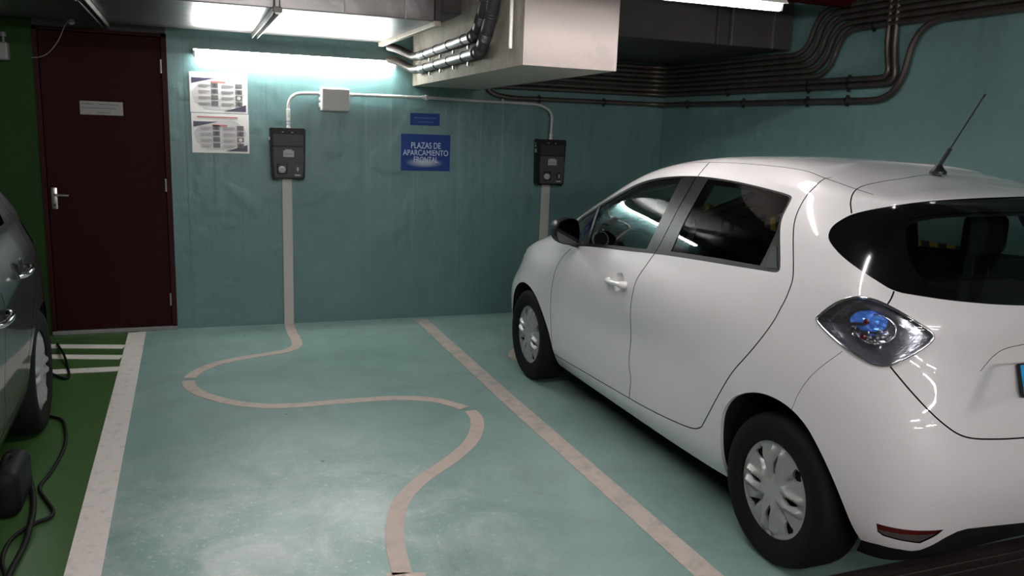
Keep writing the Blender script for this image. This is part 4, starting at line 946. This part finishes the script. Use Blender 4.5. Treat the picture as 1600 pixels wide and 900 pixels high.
        for (u0, v0, u1, v1, w_) in ((-.085, .012, -.030, .016, .006), (-.080, -.008, -.022, -.012, .004), (-.055, -.045, .010, -.058, .005), (.045, .058, .098, .030, .006)):
            MB().prism([c0 + tx * (q_[0] * sg) + ty * q_[1] - ax * .030 for q_ in ((u0, v0 - w_), (u1, v1 - w_), (u1, v1 + w_), (u0, v0 + w_))], ax * .010, 'chrome').build('bezel_rib', cov)
    if full:
        for sg in (1, -1):
            o = sheet_part('rear_reflector', S, uv, sel('reflector_red'), 'redlens', root, (sg,), off=-.006, depth=0)[0]; o['label'] = 'red and clear reflector lamp low in the bumper'
            sheet_part('clear_lens', S, uv, sel('reflector'), 'clearlens', o, (sg,), off=-.006, depth=0)
            sheet_part('lamp_housing', S, uv, sel('reflector', 'reflector_red'), 'liner', o, (sg,), off=-.03, depth=0)
    # dark inner lining with the window openings, arch liners, underbody
    lin = tri[~np.isin(cls, [i for i, n in enumerate(nm) if n in ('arch', 'front_pane', 'quarter_pane', 'rear_pane', 'hatch_pane', 'windscreen', 'tail_light', 'headlight', 'reflector', 'reflector_red')])]
    sheet_part('inner_lining', S, uv, lin, 'liner', root, both=True, off=-.050, depth=0)
    for poly in (rear_arch, front_arch):
        P = np.array([p_ for p_ in dense(poly, .05, False) if p_[1] > .01]); A, N_ = S.ev(P[:, 0], P[:, 1])
        A = A - N_ * .006
        for sg in (1, -1):
            vs = []; fs = []; n = len(A)
            for a in A: vs += [(a[0], a[1] * sg, a[2]), (a[0], .50 * sg, a[2])]
            for k in range(n - 1): fs.append([2 * k, 2 * k + 1, 2 * k + 3, 2 * k + 2])
            fs.append([2 * k + 1 for k in range(n)])
            MB().add(vs, fs, 'liner').build('arch_liner', root, True, 60)
            lip = []; lf = []
            for a, q in zip(A, N_): lip += [tuple((a + q * .006) * (1, sg, 1)), (a[0], (a[1] - .010) * sg, a[2])]
            for k in range(n - 1): lf.append([2 * k, 2 * k + 1, 2 * k + 3, 2 * k + 2])
            MB().add(lip, lf, paint).build('arch_lip', root, True, 60)
    k = spec['len']
    box_soft(MB(), (.30 * k, -.48, .17), (3.85 * k, .48, .26), 'liner', .02).build('underbody', root)
    MB().box((1.05 * k, -.74, .185), (2.82 * k, .74, .26), 'liner', .02).build('floor_pan', root)
    # wheels
    for i, (s_, rt) in enumerate(((spec['axles'][0], .04), (spec['axles'][1], .30))):
        for sg in (1, -1): make_wheel(root, s_, spec['wheel_y'], spec['wheel_r'], rt * sg, sg)
    return S, root, made, fd, rd

# ------------------------------------------------------------------ the white car
def smooth01(x): x = np.clip(x, 0, 1); return x * x * (3 - 2 * x)
def plate_recess(p, u, v):
    y = np.abs(p[:, 1]); z = p[:, 2]; rear = p[:, 0] < .35
    top = smooth01((.950 - z) / .012); side = smooth01((.43 + (z - .75) * .0 - y + .0) / .10 ); low = smooth01((z - .755) / .10)
    edge = smooth01((.425 - y + np.clip(.945 - z, 0, 1) * .75) / .09)
    return np.where(rear, .020 * top * low * edge, 0)
def handle_bowl(p, u, v):
    d = np.hypot((p[:, 0] - 1.975) / 1.0, (p[:, 2] - .912)); return np.where(p[:, 1] > .6, .020 * smooth01((.050 - d) / .014), 0)
def door_scallop(p, u, v):
    s, z = p[:, 0], p[:, 2]
    return np.where(p[:, 1] > .6, .017 * np.exp(-((z - .64 + .03 * (s - 1.8)) / .13) ** 2) * smooth01((s - .95) / .5) * smooth01((2.85 - s) / .6), 0)
car = empty('white_car', (2.965, 1.873, 0), 'white hatchback parked nose to the wall on the right', 'car', rz=PI / 2)
spec = dict(seam_u=7.25, root=car, net=NET, uv=UV, paint='white_car', glass=('glass_f', 'glass_r'), full=True, step=.1, len=1., axles=(.648, 3.245), wheel_y=.832, wheel_r=.3105,
            dents=[plate_recess, handle_bowl, door_scallop])
S, root, made, fd, rd = build_car(spec)
for i, sg in enumerate((1, -1)):
    # door handle bar
    def hp(s_, z_, o): return Vector((s_, (.857 + o) * sg, z_))
    h = MB().tube(spline([hp(2.070, .905, .004), hp(2.055, .905, .022), hp(2.0, .908, .030), hp(1.93, .912, .030), hp(1.885, .914, .026), hp(1.868, .914, .004)], 6), lambda q: .0155 + .004 * smooth01((q - .6) / .3), 'white_car', 12)
    h = h.build('door_handle', fd[i], True, 60)
    # mirror
    def mp(s_, y_, z_): return Vector((s_, y_ * sg, z_))
    mm = MB(); ring = []
    out = [(.828, 1.050), (.845, 1.032), (.90, 1.030), (.965, 1.045), (.985, 1.085), (.985, 1.145), (.965, 1.178), (.91, 1.196), (.855, 1.188), (.832, 1.155)]
    out = chaikin(out, 2); cy, cz = .905, 1.112; prof = [(2.515, .93), (2.525, 1.0), (2.56, 1.0), (2.60, .95), (2.64, .80), (2.665, .55), (2.672, .2)]
    vs = []; n = len(out)
    for s_, k in prof: vs += [tuple(mp(s_, cy + (a - cy) * k, cz + (b - cz) * k)) for a, b in out]
    fs = [[r * n + q, r * n + (q + 1) % n, (r + 1) * n + (q + 1) % n, (r + 1) * n + q] for r in range(len(prof) - 1) for q in range(n)]
    fs += [[(len(prof) - 1) * n + q for q in range(n)]]
    mm.add(vs, fs, 'black'); g_ = [tuple(mp(2.517, cy + (a - cy) * .93, cz + (b - cz) * .93)) for a, b in out]
    mm.tube([mp(2.60, .79, 1.020), mp(2.60, .84, 1.035), mp(2.59, .89, 1.055)], .022, 'black', 12)
    mo = mm.build('door_mirror', fd[i], True, 50)
    mo['label'] = 'black door mirror'
    MB().quad([tuple(mp(2.522, cy + (a - cy) * .92, cz + (b - cz) * .92)) for a, b in out], 'chrome').build('mirror_glass', fd[i]).data.materials[0] = mat('mirror_glass', (.10, .10, .105), .03, 1.)
# number plate, in its recess
pt = Vector((.130, 0, .940)); pb = Vector((.092, 0, .822)); dn = (pb - pt).normalized(); out_ = Vector((dn.z, 0, -dn.x)) * 1.0
if out_.x > 0: out_ = -out_
pt = pt + out_ * .010; pb = pb + out_ * .010
def pq(y0, y1, a, b, o, mm, m):
    A = [pt + dn * a + out_ * o + Vector((0, y0, 0)), pt + dn * a + out_ * o + Vector((0, y1, 0)), pt + dn * b + out_ * o + Vector((0, y1, 0)), pt + dn * b + out_ * o + Vector((0, y0, 0))]
    return mm.prism([tuple(q) for q in A], tuple(out_ * .006), m, bev=.0015)
pl = pq(-.268, .268, 0, .120, 0, MB(), 'black').build('number_plate', car)
pq(-.260, .260, .006, .114, .004, MB(), 'plate_w').build('plate_face', pl)
eb = pq(.205, .2605, .006, .114, .0052, MB(), 'eu_blue').build('blue_band', pl)
# roof aerial
ab = Vector((.80, 0, 1.578))
am = MB().lathe([(.0, .03), (.012, .028), (.022, .012), (.034, .0), (.034, -.012)], ab, (0, 0, 1), 'black', 20).tube([ab + Vector((.0, 0, .02)), ab + Vector((-.045, 0, .095))], .0085, 'black', 10)
tip = ab + Vector((-.175, 0, .315))
am.tube([ab + Vector((-.045, 0, .095)), tip], .0032, 'black', 8).tube([tip - (tip - ab).normalized() * .012, tip], .0045, 'black', 8)
am.build('aerial', car, True)
# cabin: seats, bench, dashboard, wheel, vent, belts
def seat(x, y):
    b_ = MB(); b_.box((x - .25, y - .24, .42), (x + .27, y + .24, .60), 'seat', .07, 4)
    bm = bmesh.new(); bmesh.ops.create_cube(bm, size=1)
    for v in bm.verts: v.co = Vector((v.co.x * .15, v.co.y * (.46 if v.co.z < 0 else .40), v.co.z * .62))
    bmesh.ops.bevel(bm, geom=list(bm.edges), offset=.055, segments=4, affect='EDGES')
    bmesh.ops.transform(bm, matrix=Matrix.Translation((x - .32, y, .86)) @ Matrix.Rotation(-.30, 4, 'Y'), verts=list(bm.verts)); b_.bm(bm, 'seat')
    o = b_.build('front_seat', car, True, 50)
    bm = bmesh.new(); bmesh.ops.create_cube(bm, size=1)
    for v in bm.verts: v.co = Vector((v.co.x * .10, v.co.y * .25, v.co.z * .19))
    bmesh.ops.bevel(bm, geom=list(bm.edges), offset=.04, segments=4, affect='EDGES')
    bmesh.ops.transform(bm, matrix=Matrix.Translation((x - .445, y, 1.255)) @ Matrix.Rotation(-.25, 4, 'Y'), verts=list(bm.verts))
    hd = MB().bm(bm, 'seat'); 
    for q in (-.06, .06): hd.tube([(x - .41, y + q, 1.10), (x - .44, y + q, 1.2)], .006, 'chrome', 8)
    hd.build('headrest', o, True, 50)
seat(2.05, .37); seat(2.05, -.37)
bn = MB().box((.98, -.60, .42), (1.42, .60, .60), 'seat', .06, 4).prism([(.98, -.60, .50), (1.10, -.60, .50), (.94, -.58, 1.10), (.84, -.58, 1.10)], (0, 1.18, 0), 'seat', bev=.03).build('rear_bench', car, True, 50)
for y in (-.435, .435):
    b_ = MB().box((.845, y - .115, 1.20), (.935, y + .115, 1.385), 'seat', .04, 4)
    for q in (-.05, .05): b_.tube([(.885, y + q, 1.07), (.89, y + q, 1.22)], .006, 'chrome', 8)
    b_.build('headrest', bn, True, 50)
MB().box((.30, -.60, 1.075), (.845, .60, 1.09), 'shelf', .004).build('parcel_shelf', car)
MB().prism([(2.72, -.68, .70), (3.05, -.68, .70), (3.12, -.68, .96), (2.82, -.68, 1.005), (2.70, -.68, .96)], (0, 1.36, 0), 'liner', bev=.03).build('dashboard', car, True, 50)
def torus(c, ax, R, r, m, name, par, n=40):
    ax = Vector(ax).normalized(); a = Vector((0, 1, 0)); b_ = ax.cross(a); c = Vector(c)
    P = [c + (a * math.cos(2 * PI * k / n) + b_ * math.sin(2 * PI * k / n)) * R for k in range(n + 1)]
    return MB().tube(P, r, m, 10, False).build(name, par, True, 80)
st = torus((2.60, .37, .93), (-1, 0, .45), .18, .014, 'black', 'steering_wheel', car)
MB().lathe([(0, .03), (.05, .02), (.055, -.01), (0, -.03)], (2.61, .37, .925), (-1, 0, .45), 'black', 18).box((2.60, .21, .915), (2.615, .53, .935), 'black', .003).build('hub', st, True)
vt = torus((2.70, .60, 1.035), (-1, .3, .15), .052, .007, 'lgrey', 'air_vent', car, 32)
MB().lathe([(0, 0), (.047, 0)], (2.705, .60, 1.035), (-1, .3, .15), 'black', 20).build('vent_face', vt)
for sg in (1, -1):
    MB().tube(spline([(1.62, .66 * sg, 1.30), (1.60, .665 * sg, 1.24), (1.62, .67 * sg, 1.18), (1.70, .68 * sg, 1.05), (1.78, .69 * sg, .90)], 6), .016, 'belt', 8).build('seat_belt', car, True)
# ------------------------------------------------------------------ the dark car at the left edge, backed in
UV2 = {k: list(v) for k, v in UV.items()}
for k_ in ('door_seam', 'pillar_gap', 'roof_gap', 'front_pane', 'rear_pane'):
    UV2[k_] = [(u_ - .5 if (k_[-4:] != 'pane' or 6.6 < u_ < 7.35) else u_, v_) for u_, v_ in UV2[k_]]
NET2 = []
for col_ in NET:
    NET2.append([(a * 1.05, b * (1.0 if c < 1. else .97), c if c < .95 else .95 + (c - .95) * .90) for a, b, c in col_])
dc = empty('dark_car', (-1.612, 5.56, 0), 'dark grey car backed into the green bay at the left edge', 'car', rz=-PI / 2)
spec2 = dict(root=dc, net=NET2, uv=UV2, seam_u=6.75, paint='dark_car', glass=('glass_r', 'glass_r'), full=False, step=.2, len=1.05, axles=(.648 * 1.05, 3.245 * 1.05), wheel_y=.842, wheel_r=.335, dents=[])
S2, root2, made2, fd2, rd2 = build_car(spec2)
for i, sg in enumerate((1, -1)):
    for par, s_, z_ in ((rd2[i], 1.14, .955), (fd2[i], 1.68, .845)):
        q_ = [Vector((s_ + a, (b) * sg, z_ + c)) for a, b, c in ((.10, .868, -.012), (.085, .892, -.006), (.03, .905, 0), (-.04, .903, .004), (-.085, .890, .006), (-.10, .862, .004))]
        MB().tube(spline(q_, 6), .013, 'chrome', 12).build('door_handle', par, True, 60)
        MB().lathe([(0, .004), (.045, .002), (.05, -.004)], (s_, .862 * sg, z_ + .01), (0, sg, .1), 'black', 20).build('handle_recess', par, True)
    mm = MB(); prof = [(2.66, .9), (2.70, 1.), (2.76, .9), (2.81, .5)]; out = chaikin([(.84, 1.0), (.99, 1.02), (1.0, 1.12), (.86, 1.13)], 3); n = len(out)
    vs = [(s_, (.92 + (a - .92) * k) * sg, 1.07 + (b - 1.07) * k) for s_, k in prof for a, b in out]
    fs = [[r * n + q, r * n + (q + 1) % n, (r + 1) * n + (q + 1) % n, (r + 1) * n + q] for r in range(len(prof) - 1) for q in range(n)] + [list(range(n)), [3 * n + q for q in range(n)]]
    mm.add(vs, fs, 'dark_car').tube([(2.75, .79 * sg, 1.0), (2.73, .88 * sg, 1.03)], .022, 'black', 10).build('door_mirror', fd2[i], True, 50)

# charging cables and the black case on the green floor
def floor_cable(name, pts, r, label, group=None):
    o0 = Vector(pts[0]); t = MB().tube([p_ - o0 for p_ in spline(pts, 7)], r, 'cable', 10).build(name, None, True, 80); t.location = o0
    return tag(t, label, 'cable', group)
z = .009
floor_cable('charging_cable', [(-.95, 6.75, z), (-.86, 6.36, .03), (-.81, 6.12, z), (-.77, 5.86, z), (-.80, 5.83, z), (-.90, 6.0, z), (-.99, 6.3, z), (-1.15, 6.35, z)], .008, 'black cable looped by the white floor stripes behind the dark car wheel')
floor_cable('charging_cable', [(-.90, 5.2, z), (-.79, 5.09, z), (-.713, 5.01, z), (-.674, 4.863, z), (-.645, 4.641, z), (-.644, 4.444, z), (-.663, 4.222, z), (-.683, 4.101, z), (-.674, 4.02, z), (-.626, 3.89, z), (-.594, 3.796, z), (-.598, 3.734, z), (-.636, 3.704, z), (-.675, 3.651, z), (-.709, 3.582, z), (-.72, 3.488, z), (-.712, 3.383, z), (-.682, 3.268, z), (-.66, 3.1, z)], .0085, 'thin black cable winding over the green floor from the dark car rear wheel')
floor_cable('charging_cable', [(-.752, 4.07, .11), (-.745, 4.14, .095), (-.728, 4.12, .03), (-.705, 4.02, .014), (-.685, 3.91, .013), (-.668, 3.773, .013), (-.655, 3.632, .028), (-.655, 3.51, .013), (-.66, 3.396, .013), (-.668, 3.286, .013), (-.672, 3.1, .013)], .0125, 'thick black cable coming out of the black case on the green floor')
cs = empty('cable_case', (-.765, 3.93, 0), 'rounded black case standing on the green floor beside the dark car, bottom left edge', 'case')
bm = bmesh.new(); bmesh.ops.create_cube(bm, size=1)
for v in bm.verts: v.co = Vector((v.co.x * .115, v.co.y * .34, (.105 + v.co.z * .21)))
bmesh.ops.bevel(bm, geom=list(bm.edges), offset=.05, segments=5, affect='EDGES', profile=.5)
MB().bm(bm, 'cable').build('shell', cs, True, 60)
MB().tube(spline([(-.02, -.06, .20), (-.01, 0, .225), (.0, .06, .20)], 6), .010, 'cable', 10).build('grip', cs, True)

# ================================================================== camera and picture settings
cam = bpy.data.cameras.new('camera'); co = bpy.data.objects.new('camera', cam); C.objects.link(co)
cam.sensor_width = 36; cam.lens = CAM_F * 36 / 1600; cam.clip_start = .02
cam.sensor_fit = 'HORIZONTAL'
co.matrix_world = Matrix(((CAM_R[0], CAM_U[0], -CAM_D[0], 0), (CAM_R[1], CAM_U[1], -CAM_D[1], 0), (CAM_R[2], CAM_U[2], -CAM_D[2], CAM_H), (0, 0, 0, 1)))
sc = bpy.context.scene; sc.camera = co
wd = bpy.data.worlds.new('world'); sc.world = wd; wd.use_nodes = True
wd.node_tree.nodes['Background'].inputs[0].default_value = (0, 0, 0, 1)
sc.view_settings.view_transform = 'Standard'; sc.view_settings.look = 'None'; sc.view_settings.gamma = 1; sc.view_settings.use_curve_mapping = False
sc.view_settings.exposure = EXPO
M['tube'].node_tree.nodes['Principled BSDF'].inputs['Emission Strength'].default_value = TUBE_E
M['tube_unseen'].node_tree.nodes['Principled BSDF'].inputs['Emission Strength'].default_value = TUBE_A
M['tube_wall'].node_tree.nodes['Principled BSDF'].inputs['Emission Strength'].default_value = TUBE_W
sc.cycles.max_bounces = 10; sc.cycles.transparent_max_bounces = 12; sc.cycles.sample_clamp_indirect = 8
